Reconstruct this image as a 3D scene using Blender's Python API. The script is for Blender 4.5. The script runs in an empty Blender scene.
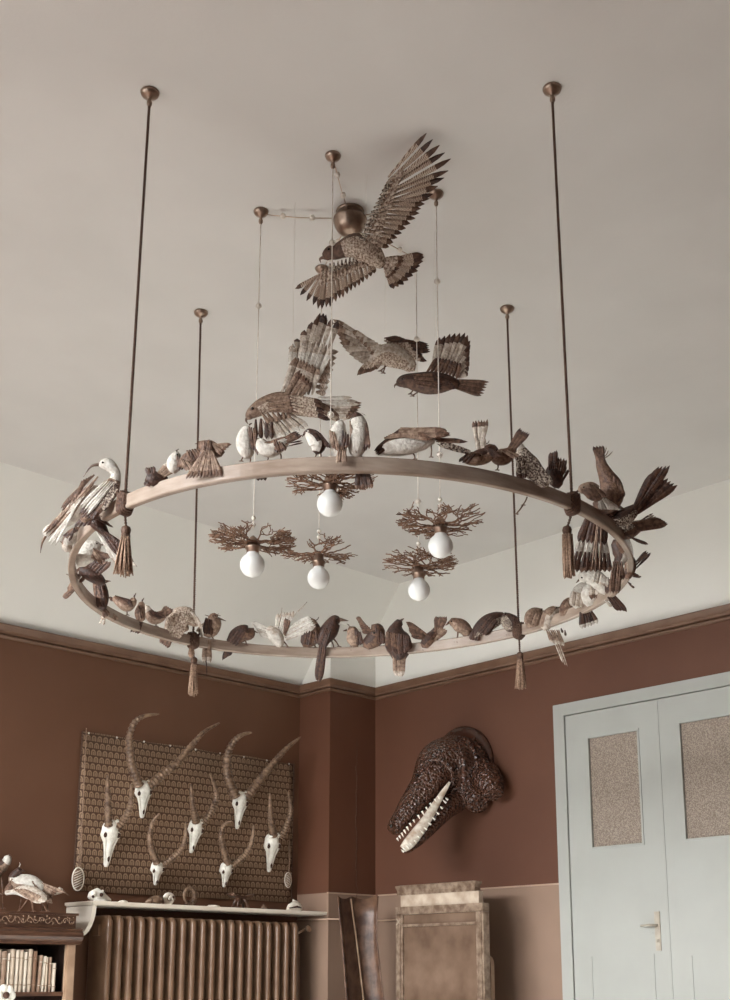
import bpy, math, random
from mathutils import Vector, noise
random.seed(7)
C = bpy.context.scene.collection
PI = math.pi
def V(*a): return Vector(a)

# ------------------------------------------------------------------ camera
FPX, CX, CY = 1224.8, 365.1, 686.3
PITCH, ROLL, YAW = 0.23222, 0.00181, 0.75896
CAM = V(-5.57987, -6.08400, 0.87000)
FW = V(math.sin(YAW)*math.cos(PITCH), math.cos(YAW)*math.cos(PITCH), math.sin(PITCH))
RT0 = V(math.cos(YAW), -math.sin(YAW), 0); UP0 = RT0.cross(FW)
RT = RT0*math.cos(ROLL) + UP0*math.sin(ROLL); UP = UP0*math.cos(ROLL) - RT0*math.sin(ROLL)
def ray(x, y): return FW + RT*((x-CX)/FPX) - UP*((y-CY)/FPX)
GY = [0, 0]
def W(x, y, d): return CAM + ray(x, y)*(d+GY[0]*(y-GY[1]))                 # point seen at x, y, at distance d along the view axis
def onz(x, y, z): r = ray(x, y); return CAM + r*((z-CAM.z)/r.z)
def ony(x, y, Y): r = ray(x, y); return CAM + r*((Y-CAM.y)/r.y)
def onx(x, y, X): r = ray(x, y); return CAM + r*((X-CAM.x)/r.x)
def proj(p):
    d = p-CAM; w = d.dot(FW); return CX+FPX*d.dot(RT)/w, CY-FPX*d.dot(UP)/w, w
def z_on_line(X, Y, py):
    a, b = 0.3, 3.6
    for _ in range(40):
        m = (a+b)/2
        if proj(V(X, Y, m))[1] > py: a = m
        else: b = m
    return (a+b)/2
cd = bpy.data.cameras.new('camera'); cam = bpy.data.objects.new('camera', cd); C.objects.link(cam)
cd.sensor_fit = 'VERTICAL'; cd.sensor_height = 36; cd.sensor_width = 36*.73
cd.lens = FPX*36/1000; cd.shift_y = (CY-500)/1000; cd.shift_x = -(CX-365)/1000
from mathutils import Matrix
m = Matrix((RT, UP, -FW)).transposed().to_4x4(); m.translation = CAM; cam.matrix_world = m
cd.clip_start = .05
bpy.context.scene.camera = cam

# ------------------------------------------------------------------ materials
def lin(c):
    c /= 255.; return c/12.92 if c <= .04045 else ((c+.055)/1.055)**2.4
def col(r, g, b): return (lin(r), lin(g), lin(b), 1)
MATS = {}
def mat(name, c1, c2=None, scale=30, rough=.6, bump=0, bscale=60, metal=0, kind='noise', detail=4, stretch=None, lo=.35, hi=.65, spec=None, trans=0):
    m = bpy.data.materials.new(name); m.use_nodes = True; n = m.node_tree.nodes; l = m.node_tree.links
    b = n['Principled BSDF']; b.inputs['Roughness'].default_value = rough; b.inputs['Metallic'].default_value = metal
    if spec is not None: b.inputs['Specular IOR Level'].default_value = spec
    if trans: b.inputs['Transmission Weight'].default_value = trans
    tc = n.new('ShaderNodeTexCoord'); mp = n.new('ShaderNodeMapping'); l.new(tc.outputs['Object'], mp.inputs['Vector'])
    if stretch: mp.inputs['Scale'].default_value = stretch
    if c2 is None: b.inputs['Base Color'].default_value = col(*c1)
    else:
        if kind == 'voronoi':
            t = n.new('ShaderNodeTexVoronoi'); t.inputs['Scale'].default_value = scale; fac = t.outputs['Distance']
        elif kind == 'wave':
            t = n.new('ShaderNodeTexWave'); t.inputs['Scale'].default_value = scale; t.inputs['Distortion'].default_value = 3; t.inputs['Detail Scale'].default_value = 2; fac = t.outputs['Fac']
        else:
            t = n.new('ShaderNodeTexNoise'); t.inputs['Scale'].default_value = scale; t.inputs['Detail'].default_value = detail; fac = t.outputs['Fac']
        l.new(mp.outputs[0], t.inputs['Vector'])
        r = n.new('ShaderNodeValToRGB'); r.color_ramp.elements[0].position = lo; r.color_ramp.elements[1].position = hi
        r.color_ramp.elements[0].color = col(*c1); r.color_ramp.elements[1].color = col(*c2)
        l.new(fac, r.inputs[0]); l.new(r.outputs[0], b.inputs['Base Color'])
    if bump:
        t2 = n.new('ShaderNodeTexVoronoi' if kind == 'voronoi' else 'ShaderNodeTexNoise'); t2.inputs['Scale'].default_value = bscale
        l.new(mp.outputs[0], t2.inputs['Vector'])
        bp = n.new('ShaderNodeBump'); bp.inputs['Strength'].default_value = bump; bp.inputs['Distance'].default_value = .01
        l.new(t2.outputs[0], bp.inputs['Height']); l.new(bp.outputs[0], b.inputs['Normal'])
    MATS[name] = m; return m
M_ceil = mat('ceiling_paint', (207, 204, 199), (212, 209, 204), 2.2, .9, .05, 90)
M_slope = mat('frieze_paint', (221, 219, 212), (225, 223, 216), 1.5, .9, .05, 90)
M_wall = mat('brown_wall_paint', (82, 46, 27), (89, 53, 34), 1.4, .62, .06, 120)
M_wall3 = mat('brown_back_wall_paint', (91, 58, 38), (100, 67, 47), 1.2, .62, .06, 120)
M_wall2 = mat('brown_dado_paint', (124, 100, 84), (134, 109, 92), 2, .6, .05, 120)
M_trim = mat('brown_moulding', (100, 72, 55), (114, 86, 68), 9, .45, 0)
M_line = mat('dado_line', (160, 132, 112), (172, 146, 126), 9, .5)
M_door = mat('white_door_paint', (151, 151, 145), (156, 156, 150), 3, .45, .02, 60)
M_dooredge = mat('door_gap', (120, 104, 92))
M_frost = mat('frosted_glass', (112, 97, 84), (156, 141, 127), 170, .35, .5, 300, detail=6, lo=.4, hi=.62)
M_brass = mat('brass', (176, 150, 128), (200, 176, 152), 30, .3, metal=1)
M_bronze = mat('dark_bronze', (124, 104, 90), (164, 144, 128), 20, .28, metal=.8)
M_floor = mat('pale_bounce_floor', (190, 188, 182), (204, 202, 196), 3, .45, stretch=(1, 12, 1))
M_hoop = mat('hoop_wood', (138, 120, 106), (164, 148, 134), 8, .22, .08, 90, stretch=(1, 1, 5))
M_under = mat('hoop_dark_edge', (66, 42, 30), (80, 54, 40), 20, .6)
M_rope = mat('dark_cord', (56, 34, 24), (100, 72, 54), 260, .7)
M_tassel = mat('tassel_thread', (112, 86, 68), (160, 132, 110), 160, .7)
M_cord = mat('pale_flex', (222, 214, 202), (236, 230, 220), 60, .5)
M_twig = mat('coral_twig', (92, 62, 44), (134, 100, 76), 60, .6)
M_bulb = mat('frosted_bulb', (216, 216, 212), None, rough=.4)
M_handle = mat('pale_handle_metal', (150, 140, 126), (170, 160, 146), 20, .35)
M_bead = mat('porcelain', (214, 206, 194), None, rough=.3)
F_dark = mat('dark_feather', (38, 19, 11), (72, 43, 29), 90, .5, .4, 180)
F_dark2 = mat('dark_feather_b', (50, 28, 18), (88, 58, 42), 90, .5, .4, 180)
F_brown = mat('brown_feather', (72, 47, 33), (120, 91, 72), 90, .6, .4, 180)
F_brown2 = mat('brown_feather_b', (60, 37, 25), (100, 73, 56), 90, .6, .4, 180)
F_tan = mat('tan_feather', (106, 82, 66), (158, 134, 115), 90, .6, .4, 180)
F_tan2 = mat('tan_feather_b', (90, 67, 52), (140, 116, 98), 90, .6, .4, 180)
F_pale = mat('pale_feather', (156, 141, 126), (204, 194, 181), 80, .7, .4, 180)
F_pale2 = mat('pale_feather_b', (126, 109, 94), (176, 163, 149), 80, .7, .4, 180)
F_white = mat('white_feather', (172, 164, 153), (204, 200, 191), 70, .7, .4, 160)
F_white2 = mat('white_feather_b', (156, 146, 134), (192, 186, 176), 60, .7, .4, 160)
F_mott = mat('mottled_feather', (58, 34, 22), (186, 174, 158), 210, .65, .3, 160, lo=.44, hi=.6)
F_hawk = mat('hawk_breast', (108, 82, 65), (202, 187, 170), 150, .7, .4, 200, lo=.36, hi=.64)
F_bar = mat('barred_feather', (116, 90, 72), (196, 180, 163), 95, .65, 0, kind='wave', lo=.3, hi=.6)
F_bar2 = mat('barred_feather_b', (106, 80, 62), (182, 163, 145), 95, .65, 0, kind='wave', lo=.3, hi=.6)
F_tip = mat('dark_tip_feather', (62, 37, 25), (100, 73, 56), 80, .6)
M_beak = mat('horn_beak', (64, 42, 30), (100, 74, 56), 60, .35)
M_eye = mat('glass_eye', (20, 12, 8), None, rough=.08)
M_leg = mat('bird_leg', (80, 54, 40), (120, 90, 70), 80, .5)
M_bone = mat('bone', (222, 216, 204), (244, 240, 230), 34, .6, .3, 70)
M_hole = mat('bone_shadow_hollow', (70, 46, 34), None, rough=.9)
M_horn = mat('ridged_horn', (78, 56, 41), (136, 110, 88), 40, .45, .2, 90)
M_croc = mat('crocodile_hide', (34, 17, 10), (74, 46, 33), 42, .24, 1.0, 62, kind='voronoi', lo=.05, hi=.6)
M_mouth = mat('pale_mouth', (216, 208, 194), (170, 148, 128), 30, .45, .2, 80)
M_plaque = mat('dark_plaque', (50, 26, 17), (66, 38, 26), 12, .25)
M_shelf = mat('pale_shelf_paint', (206, 194, 178), (218, 208, 194), 4, .5)
M_rad = mat('radiator_iron', (104, 77, 58), (118, 91, 71), 10, .34)
M_dark = mat('dark_recess', (48, 28, 19), None, rough=.8)
M_wood = mat('dark_carved_wood', (60, 36, 25), (92, 63, 46), 10, .4, .15, 40, stretch=(1, 1, 6))
M_woodlt = mat('lighter_wood', (146, 118, 96), (168, 140, 116), 10, .45)
M_shell = mat('ivory_shell', (222, 212, 196), (240, 232, 220), 26, .4)
M_hide = mat('dark_hide', (64, 40, 29), (106, 78, 61), 14, .38, .3, 24)
M_hidelt = mat('hide_seam', (150, 120, 98), (180, 152, 128), 14, .5)
M_tin = mat('tin_frame', (106, 84, 68), (154, 134, 116), 26, .38, .1, 30, metal=.35)
M_tinlt = mat('pale_tin', (150, 131, 113), (180, 164, 147), 14, .4)
M_dusty = mat('dusty_glass', (82, 63, 50), (116, 95, 80), 4, .16, .03, 20)
BOOKC = [mat('book_cloth', (176, 158, 138), (192, 175, 156), 20, .6), mat('book_leather', (132, 106, 87), (152, 127, 107), 20, .5),
         mat('book_vellum', (192, 179, 162), (206, 194, 178), 20, .6), mat('book_brown', (112, 82, 62), (130, 98, 76), 20, .5)]
M_page = mat('book_pages', (210, 198, 180), None)

# woven mat with rows of small arches
mm = bpy.data.materials.new('arched_weave'); mm.use_nodes = True; nt = mm.node_tree; N = nt.nodes; L = nt.links
tc = N.new('ShaderNodeTexCoord'); sx = N.new('ShaderNodeSeparateXYZ'); L.new(tc.outputs['Object'], sx.inputs[0])
def mth(op, a, b=None):
    n = N.new('ShaderNodeMath'); n.operation = op
    for i, s in enumerate((a, b)):
        if s is None: continue
        if isinstance(s, (int, float)): n.inputs[i].default_value = s
        else: L.new(s, n.inputs[i])
    return n.outputs[0]
CELL = .0405
rowi = mth('FLOOR', mth('DIVIDE', sx.outputs[2], CELL))
off = mth('MULTIPLY', mth('FLOORED_MODULO', rowi, 2), .5)
u = mth('SUBTRACT', mth('FRACT', mth('ADD', mth('DIVIDE', sx.outputs[0], CELL*.95), off)), .5)
v = mth('SUBTRACT', mth('FRACT', mth('DIVIDE', sx.outputs[2], CELL)), .42)
vp = mth('MAXIMUM', v, 0)
rr = mth('SQRT', mth('ADD', mth('MULTIPLY', u, u), mth('MULTIPLY', vp, vp)))
ring = mth('LESS_THAN', mth('ABSOLUTE', mth('SUBTRACT', rr, .3)), .11)
dot = mth('LESS_THAN', rr, .1)
msk = mth('MAXIMUM', ring, dot)
mx = N.new('ShaderNodeMix'); mx.data_type = 'RGBA'; L.new(msk, mx.inputs[0])
mx.inputs[6].default_value = col(82, 55, 38); mx.inputs[7].default_value = col(150, 123, 98)
L.new(mx.outputs[2], N['Principled BSDF'].inputs['Base Color']); N['Principled BSDF'].inputs['Roughness'].default_value = .75
M_mat = mm

# ------------------------------------------------------------------ mesh builder
class MB:
    def __init__(s): s.v = []; s.f = []; s.mi = []; s.sm = []
    def add(s, vs, fs, mi=0, smooth=True):
        o = len(s.v); s.v += [Vector(p) for p in vs]
        for f in fs: s.f.append([i+o for i in f]); s.mi.append(mi); s.sm.append(smooth)
        return s
    def box(s, lo, hi, mi=0):
        x0, y0, z0 = lo; x1, y1, z1 = hi
        vs = [(x0,y0,z0),(x1,y0,z0),(x1,y1,z0),(x0,y1,z0),(x0,y0,z1),(x1,y0,z1),(x1,y1,z1),(x0,y1,z1)]
        return s.add(vs, [(0,3,2,1),(4,5,6,7),(0,1,5,4),(1,2,6,5),(2,3,7,6),(3,0,4,7)], mi, False)
    def tube(s, pts, rad, n=8, mi=0, cap=True):
        pts = [Vector(p) for p in pts]; k = len(pts)
        if not hasattr(rad, '__len__'): rad = [rad]*k
        vs = []; t = (pts[1]-pts[0]).normalized(); a = t.orthogonal().normalized()
        for i, p in enumerate(pts):
            t = (pts[min(i+1, k-1)]-pts[max(i-1, 0)])
            if t.length < 1e-9: t = V(0,0,1)
            t.normalize(); a = (a-t*a.dot(t)); a = a.normalized() if a.length > 1e-6 else t.orthogonal().normalized()
            b = t.cross(a)
            for j in range(n):
                q = 2*PI*j/n; vs.append(p+(a*math.cos(q)+b*math.sin(q))*rad[i])
        fs = [(i*n+j, i*n+(j+1)%n, (i+1)*n+(j+1)%n, (i+1)*n+j) for i in range(k-1) for j in range(n)]
        if cap: fs += [tuple(range(n-1, -1, -1)), tuple(range((k-1)*n, k*n))]
        return s.add(vs, fs, mi)
    def loop(s, pts, r, n=6, mi=0):
        pts = [Vector(p) for p in pts]; k = len(pts); vs = []
        cen = sum(pts, V(0,0,0))/k; nrm = (pts[0]-cen).cross(pts[k//4]-cen).normalized()
        for i, p in enumerate(pts):
            t = (pts[(i+1) % k]-pts[i-1]).normalized(); b = nrm; a = b.cross(t)
            for j in range(n):
                q = 2*PI*j/n; vs.append(p+(a*math.cos(q)+b*math.sin(q))*r)
        fs = [(i*n+j, i*n+(j+1)%n, ((i+1)%k)*n+(j+1)%n, ((i+1)%k)*n+j) for i in range(k) for j in range(n)]
        return s.add(vs, fs, mi)
    def lathe(s, base, prof, n=20, mi=0, axis=None):
        axis = (axis or V(0,0,1)).normalized(); a = axis.orthogonal().normalized(); b = axis.cross(a); base = Vector(base)
        vs = [base+axis*h+(a*math.cos(2*PI*j/n)+b*math.sin(2*PI*j/n))*max(r, 1e-5) for r, h in prof for j in range(n)]
        k = len(prof)
        fs = [(i*n+j, i*n+(j+1)%n, (i+1)*n+(j+1)%n, (i+1)*n+j) for i in range(k-1) for j in range(n)]
        fs += [tuple(range(n-1, -1, -1)), tuple(range((k-1)*n, k*n))]
        return s.add(vs, fs, mi)
    def ball(s, c, r, n=14, mi=0, scale=(1,1,1)):
        c = Vector(c); m_ = n//2
        vs = []
        for i in range(m_+1):
            th = PI*i/m_
            for j in range(n):
                ph = 2*PI*j/n
                vs.append(c+V(r*scale[0]*math.sin(th)*math.cos(ph), r*scale[1]*math.sin(th)*math.sin(ph), r*scale[2]*math.cos(th)))
        fs = [(i*n+j, (i+1)*n+j, (i+1)*n+(j+1)%n, i*n+(j+1)%n) for i in range(m_) for j in range(n)]
        return s.add(vs, fs, mi)
    def blade(s, a, b, w, nrm, mi=0, th=.0015, curve=0, taper=.55, seg=8, tipmi=None, root=.35, point=1.0):
        """one feather: a lens-shaped leaf with a raised quill line and real thickness"""
        a = Vector(a); b = Vector(b); t = b-a; Ln = t.length; t.normalize()
        nrm = (nrm-t*nrm.dot(t)).normalized(); sd = t.cross(nrm)
        vs = []
        for i in range(seg+1):
            q = i/seg
            ww = w*.5*(root+(1-root)*min(1, q/taper)) if q < taper else w*.5*math.sqrt(max(0, 1-((q-taper)/(1-taper))**2.2))**point
            ww = max(ww, w*.04)
            c = a+t*Ln*q+sd*(curve*Ln*math.sin(PI*q)*.5)+nrm*(curve*Ln*.3*q*q)
            vs += [c-sd*ww-nrm*th, c+nrm*th*1.6, c+sd*ww-nrm*th, c-nrm*th*2.2]
        o = len(s.v); s.v += vs
        for i in range(seg):
            mi2 = tipmi if (tipmi is not None and i >= seg*.66) else mi
            for j in range(4):
                s.f.append([o+i*4+j, o+i*4+(j+1)%4, o+(i+1)*4+(j+1)%4, o+(i+1)*4+j]); s.mi.append(mi2); s.sm.append(False)
        s.f.append([o+3, o+2, o+1, o]); s.mi.append(mi); s.sm.append(False)
        e = o+seg*4; s.f.append([e, e+1, e+2, e+3]); s.mi.append(mi); s.sm.append(False)
        return s
    def build(s, name, mats, parent=None, origin=None):
        if not isinstance(mats, (list, tuple)): mats = [mats]
        me = bpy.data.meshes.new(name)
        inherit = parent is not None
        if origin is None: origin = Vector(parent['_o']) if inherit else V(0,0,0)
        me.from_pydata([p-origin for p in s.v], [], s.f)
        for mt in mats: me.materials.append(mt)
        for i, p in enumerate(me.polygons): p.material_index = min(s.mi[i], len(mats)-1); p.use_smooth = s.sm[i]
        me.update()
        o = bpy.data.objects.new(name, me); C.objects.link(o)
        if inherit:
            o.parent = parent; o.location = origin-Vector(parent['_o'])
        else: o.location = origin
        o['_o'] = list(origin)
        return o
def empty(name, loc):
    o = bpy.data.objects.new(name, None); C.objects.link(o); o.location = loc; o['_o'] = list(loc); o.empty_display_size = .05; return o
def tag(o, label, cat, group=None, kind=None):
    o['label'] = label; o['category'] = cat
    if group: o['group'] = group
    if kind: o['kind'] = kind
    return o
def struct(o): o['kind'] = 'structure'; return o
def catmull(pts, n):
    out = []; k = len(pts)
    for i in range(k-1):
        p0 = pts[max(i-1, 0)]; p1 = pts[i]; p2 = pts[i+1]; p3 = pts[min(i+2, k-1)]
        for j in range(n):
            t = j/n
            out.append([.5*((2*b)+(-a+c)*t+(2*a-5*b+4*c-d)*t*t+(-a+3*b-3*c+d)*t**3) for a, b, c, d in zip(p0, p1, p2, p3)])
    out.append(list(pts[-1])); return out

# ------------------------------------------------------------------ the room
HR, HC, SY, PX_, PY_, HD = 2.753, 3.441, .533, .408, .302, 1.377
XW, YF = -7.6, -8.2
DY0, DY1, DH = -1.796, -3.19, 2.398
struct(MB().box((XW, YF, -.1), (.1, -3.9, 0), 1).box((XW, -3.9, -.1), (-4.0, .1, 0), 1).box((-4.0, -3.9, -.1), (.1, .1, 0)).build('floor', [M_floor, M_wood]))  # pale area added to unseen dark floor, bounces light onto part of the ceiling
struct(MB().box((XW, YF, HC), (.1, -SY, HC+.1)).build('ceiling', M_ceil))
# back wall on the left with the sloping ceiling strip above the picture rail
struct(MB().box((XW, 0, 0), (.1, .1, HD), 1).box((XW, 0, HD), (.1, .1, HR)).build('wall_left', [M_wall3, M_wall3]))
sl = MB(); sl.add([(XW,0,HR),(0.1,0,HR),(.1,-SY,HC),(XW,-SY,HC),(XW,.1,HR),(.1,.1,HR),(.1,.1,HC+.1),(XW,.1,HC+.1),(XW,-SY,HC+.1),(.1,-SY,HC+.1)],
  [(0,1,2,3),(4,7,6,5),(0,4,5,1),(3,2,9,8),(8,9,6,7)], 0, False); struct(sl.build('wall_left_slope', M_slope))
# right wall with the doorway
rw = MB()
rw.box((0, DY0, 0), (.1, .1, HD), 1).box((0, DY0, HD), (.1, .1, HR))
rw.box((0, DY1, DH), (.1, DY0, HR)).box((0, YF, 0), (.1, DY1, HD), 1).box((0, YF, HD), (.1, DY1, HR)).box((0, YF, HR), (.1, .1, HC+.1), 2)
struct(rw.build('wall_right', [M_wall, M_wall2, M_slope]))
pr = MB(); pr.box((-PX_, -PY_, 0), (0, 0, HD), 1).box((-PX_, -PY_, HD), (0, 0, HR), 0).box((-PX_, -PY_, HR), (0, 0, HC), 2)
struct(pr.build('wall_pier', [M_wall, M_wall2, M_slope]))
struct(MB().box((XW, YF-.1, 0), (.1, YF, HC+.1)).build('wall_front', M_wall))
# window wall (behind and left of the viewer)
WINS = [(-4.7, -3.5), (-3.1, -1.9), (-1.6, -.5)]; WZ0, WZ1 = .75, 2.95
ww = MB(); ys = YF
for a, b in WINS:
    ww.box((XW-.25, ys, 0), (XW, a, HC+.1)); ww.box((XW-.25, a, 0), (XW, b, WZ0)); ww.box((XW-.25, a, WZ1), (XW, b, HC+.1)); ys = b
ww.box((XW-.25, ys, 0), (XW, .1, HC+.1)); struct(ww.build('wall_windows', M_slope))
for i, (a, b) in enumerate(WINS):
    w_ = MB(); x0, x1 = XW-.16, XW-.1
    for lo, hi in (((x0,a,WZ0),(x1,a+.06,WZ1)), ((x0,b-.06,WZ0),(x1,b,WZ1)), ((x0,a,WZ0),(x1,b,WZ0+.06)), ((x0,a,WZ1-.06),(x1,b,WZ1)), ((x0,(a+b)/2-.03,WZ0),(x1,(a+b)/2+.03,WZ1)), ((x0,a,2.15),(x1,b,2.2))): w_.box(lo, hi)
    struct(w_.build('window_%d' % (i+1), M_door))

def mould(path, prof, name, mt, loop=False):
    path = [Vector(p) for p in path]; mb = MB(); vs = []; k = len(path); n = len(prof)
    for i, p in enumerate(path):
        d1 = (path[i]-path[i-1]).normalized() if i else (path[1]-path[0]).normalized()
        d2 = (path[i+1]-path[i]).normalized() if i < k-1 else d1
        n1 = V(d1.y, -d1.x); n2 = V(d2.y, -d2.x); mi_ = (n1+n2); mi_ = mi_/(mi_.dot(n1))
        for o_, z in prof: vs.append(V(p.x+mi_.x*o_, p.y+mi_.y*o_, z))
    fs = [(i*n+j, i*n+(j+1)%n, (i+1)*n+(j+1)%n, (i+1)*n+j) for i in range(k-1) for j in range(n)]
    fs += [tuple(range(n-1, -1, -1)), tuple(range((k-1)*n, k*n))]
    mb.add(vs, fs, 0, False); o = mb.build(name, mt); struct(o); return o
P2 = [Vector((XW, 0)), Vector((-PX_, 0)), Vector((-PX_, -PY_)), Vector((0, -PY_)), Vector((0, YF))]
mould(P2, [(0, HR-.004), (.044, HR-.006), (.046, HR-.012), (.04, HR-.02), (.03, HR-.032), (.02, HR-.04), (.02, HR-.054), (.0, HR-.06)], 'trim_1', M_trim)
mould(P2, [(0, HR-.062), (.016, HR-.064), (.018, HR-.07), (.012, HR-.077), (0, HR-.08)], 'trim_2', M_trim)
DP = [Vector((-PX_, -.29)), Vector((-PX_, -PY_)), Vector((0, -PY_)), Vector((0, DY0))]
mould(DP, [(0, HD+.004), (.004, HD+.003), (.004, HD-.004), (0, HD-.005)], 'trim_3', M_line)
mould([Vector((0, DY1)), Vector((0, YF))], [(0, 1.381), (.006, 1.38), (.006, 1.371), (0, 1.37)], 'trim_4', M_line)

# double door
dr = MB(); cw = .078
dr.box((-.012, DY0-cw, 0), (.02, DY0, DH)).box((-.012, DY1, 0), (.02, DY1+cw, DH)).box((-.012, DY1+cw, DH-.07), (.02, DY0-cw, DH))
dr.box((-.016, DY0-cw, 0), (-.012, DY0-cw+.012, DH-.058)).box((-.016, DY1+cw-.012, DH-.07), (-.012, DY0-cw, DH-.058))
door = dr.build('door_1', M_door, origin=V(0, DY0, 0)); struct(door)
ZP = onx(700, 953, 0).z; ZR = onx(700, 931, 0).z
def leaf(ya, yb, gy0, gy1, handle):      # ya > yb
    z0, z1, g0, g1 = .01, DH-.074, 1.551, 2.184; b = MB(); x0, x1 = -.004, .034
    b.box((x0, gy0, z0), (x1, ya, z1)).box((x0, yb, z0), (x1, gy1, z1)).box((x0, gy1, g1), (x1, gy0, z1)).box((x0, gy1, z0), (x1, gy0, g0))
    # raised beading of lower panels
    for (pa, pb, q0, q1) in ((ya-.11, yb+.1, .28, ZP),):
        for lo, hi in (((-.0070,pb,q0),(x0,pa,q0+.012)),((-.0070,pb,q1-.012),(x0,pa,q1)),((-.0070,pb,q0+.012),(x0,pb+.012,q1-.012)),((-.0070,pa-.012,q0+.012),(x0,pa,q1-.012))): b.box(lo, hi)
    b.box((-.0070, yb+.1, ZR-.006), (x0, ya-.11, ZR))
    lf = b.build('door_leaf', M_door, door)
    g = MB().box((.008, gy1-.004, g0-.004), (.016, gy0+.004, g1+.004)).build('glass_pane', M_frost, lf)
    bd = MB()
    for lo, hi in (((-.009,gy1,g0+.012),(x0+.010,gy1+.012,g1-.012)),((-.009,gy0-.012,g0+.012),(x0+.010,gy0,g1-.012)),((-.009,gy1,g0),(x0+.010,gy0,g0+.012)),((-.009,gy1,g1-.012),(x0+.010,gy0,g1))): bd.box(lo, hi)
    bd.build('glazing_bead', M_door, lf)
    if handle:
        h = MB(); hy = -2.424
        h.box((-.010, hy-.016, 1.0), (-.004, hy+.016, 1.2))
        h.tube([(-.006, hy, 1.13), (-.045, hy, 1.13), (-.052, hy+.02, 1.13), (-.05, hy+.075, 1.128)], [.006,.006,.007,.005], 8)
        h.lathe((-.010, hy, 1.05), [(.009, 0), (.009, .006)], 10, axis=V(-1, 0, 0))
        h.build('door_handle', M_handle, lf)
    return lf
leaf(DY0-cw-.002, -2.494+.001, -2.021, -2.368, True)
leaf(-2.494-.001, DY1+cw+.003, -2.612, -2.960, False)
struct(MB().box((.09, DY1, 0), (.1, DY0, DH)).build('wall_beyond_door', M_wall2))

# ------------------------------------------------------------------ light
world = bpy.data.worlds.new('world'); bpy.context.scene.world = world; world.use_nodes = True
world.node_tree.nodes['Background'].inputs[0].default_value = (.95, .975, 1, 1); world.node_tree.nodes['Background'].inputs[1].default_value = 3.4
ld = bpy.data.lights.new('sky_daylight', 'AREA'); ld.shape = 'RECTANGLE'; ld.size = 2.4; ld.size_y = 7.5
ld.energy = 4700; ld.color = (.96, .985, 1)
lo = bpy.data.objects.new('sky_daylight', ld); C.objects.link(lo); lo.location = (XW-3, -2.6, 3.9); lo.rotation_euler = (0, -PI/2+math.radians(18), 0)
sn = bpy.data.lights.new('bounce_sun', 'SUN'); sn.energy = 30; sn.angle = .02; sn.color = (.94, .99, 1)  # sun added to light the unseen floor, so its bounce brightens the ceiling
so_ = bpy.data.objects.new('bounce_sun', sn); C.objects.link(so_)
so_.rotation_euler = V(math.cos(math.radians(24)), 0.02, -math.sin(math.radians(24))).to_track_quat('-Z', 'Y').to_euler()
sc = bpy.context.scene
sc.view_settings.view_transform = 'Standard'; sc.view_settings.look = 'None'; sc.view_settings.gamma = 1; sc.view_settings.exposure = 0.33
sc.cycles.max_bounces = 8; sc.cycles.diffuse_bounces = 6

# ------------------------------------------------------------------ hoop
HQ = [-3.0347, -3.3057, .9127, 2.1146, .025, -.0099, -.0002, .0211, .0038, -.0361, -.0085, -.0119]
HH, HT = .040, .020       # band height, band thickness
def hoop(t):
    cx, cy, R, h, a, b, c2, s2, c3, s3, zc, zs = HQ
    r = R+c2*math.cos(2*t)+s2*math.sin(2*t)+c3*math.cos(3*t)+s3*math.sin(3*t)
    return V(cx+r*math.cos(t), cy+r*math.sin(t), h+a*math.cos(t)+b*math.sin(t)+zc*math.cos(2*t)+zs*math.sin(2*t))
HP = [hoop(2*PI*i/360) for i in range(360)]; HPP = [proj(p) for p in HP]
def hoop_at(x, y):        # nearest place on the hoop: index, depth
    i = min(range(360), key=lambda k: (HPP[k][0]-x)**2+(HPP[k][1]-y)**2); return i, HPP[i][2]
hb = MB(); K = 180; vs = []
for i in range(K):
    t = 2*PI*i/K; p = hoop(t); tg = (hoop(t+.01)-hoop(t-.01)).normalized(); n = tg.cross(V(0,0,1)).normalized()
    e = .003
    for dx, dz in ((-HT/2, -HH/2+e), (-HT/2+e, -HH/2), (HT/2-e, -HH/2), (HT/2, -HH/2+e), (HT/2, HH/2-e), (HT/2-e, HH/2), (-HT/2+e, HH/2), (-HT/2, HH/2-e)):
        vs.append(p+n*dx+V(0,0,1)*dz)
fs = [(i*8+j, i*8+(j+1)%8, ((i+1)%K)*8+(j+1)%8, ((i+1)%K)*8+j) for i in range(K) for j in range(8)]
hb.add(vs, fs, 0, False); hb.mi = [1 if f_ % 8 in (0, 1, 2) else 0 for f_ in range(len(fs))]; hb.mi = [0]*len(fs)
hoopo = hb.build('hanging_hoop', [M_hoop, M_under], origin=V(HQ[0], HQ[1], HQ[3]))
tag(hoopo, 'large bent wooden hoop hung level from four cords, crowded with stuffed birds', 'hoop')

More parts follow.
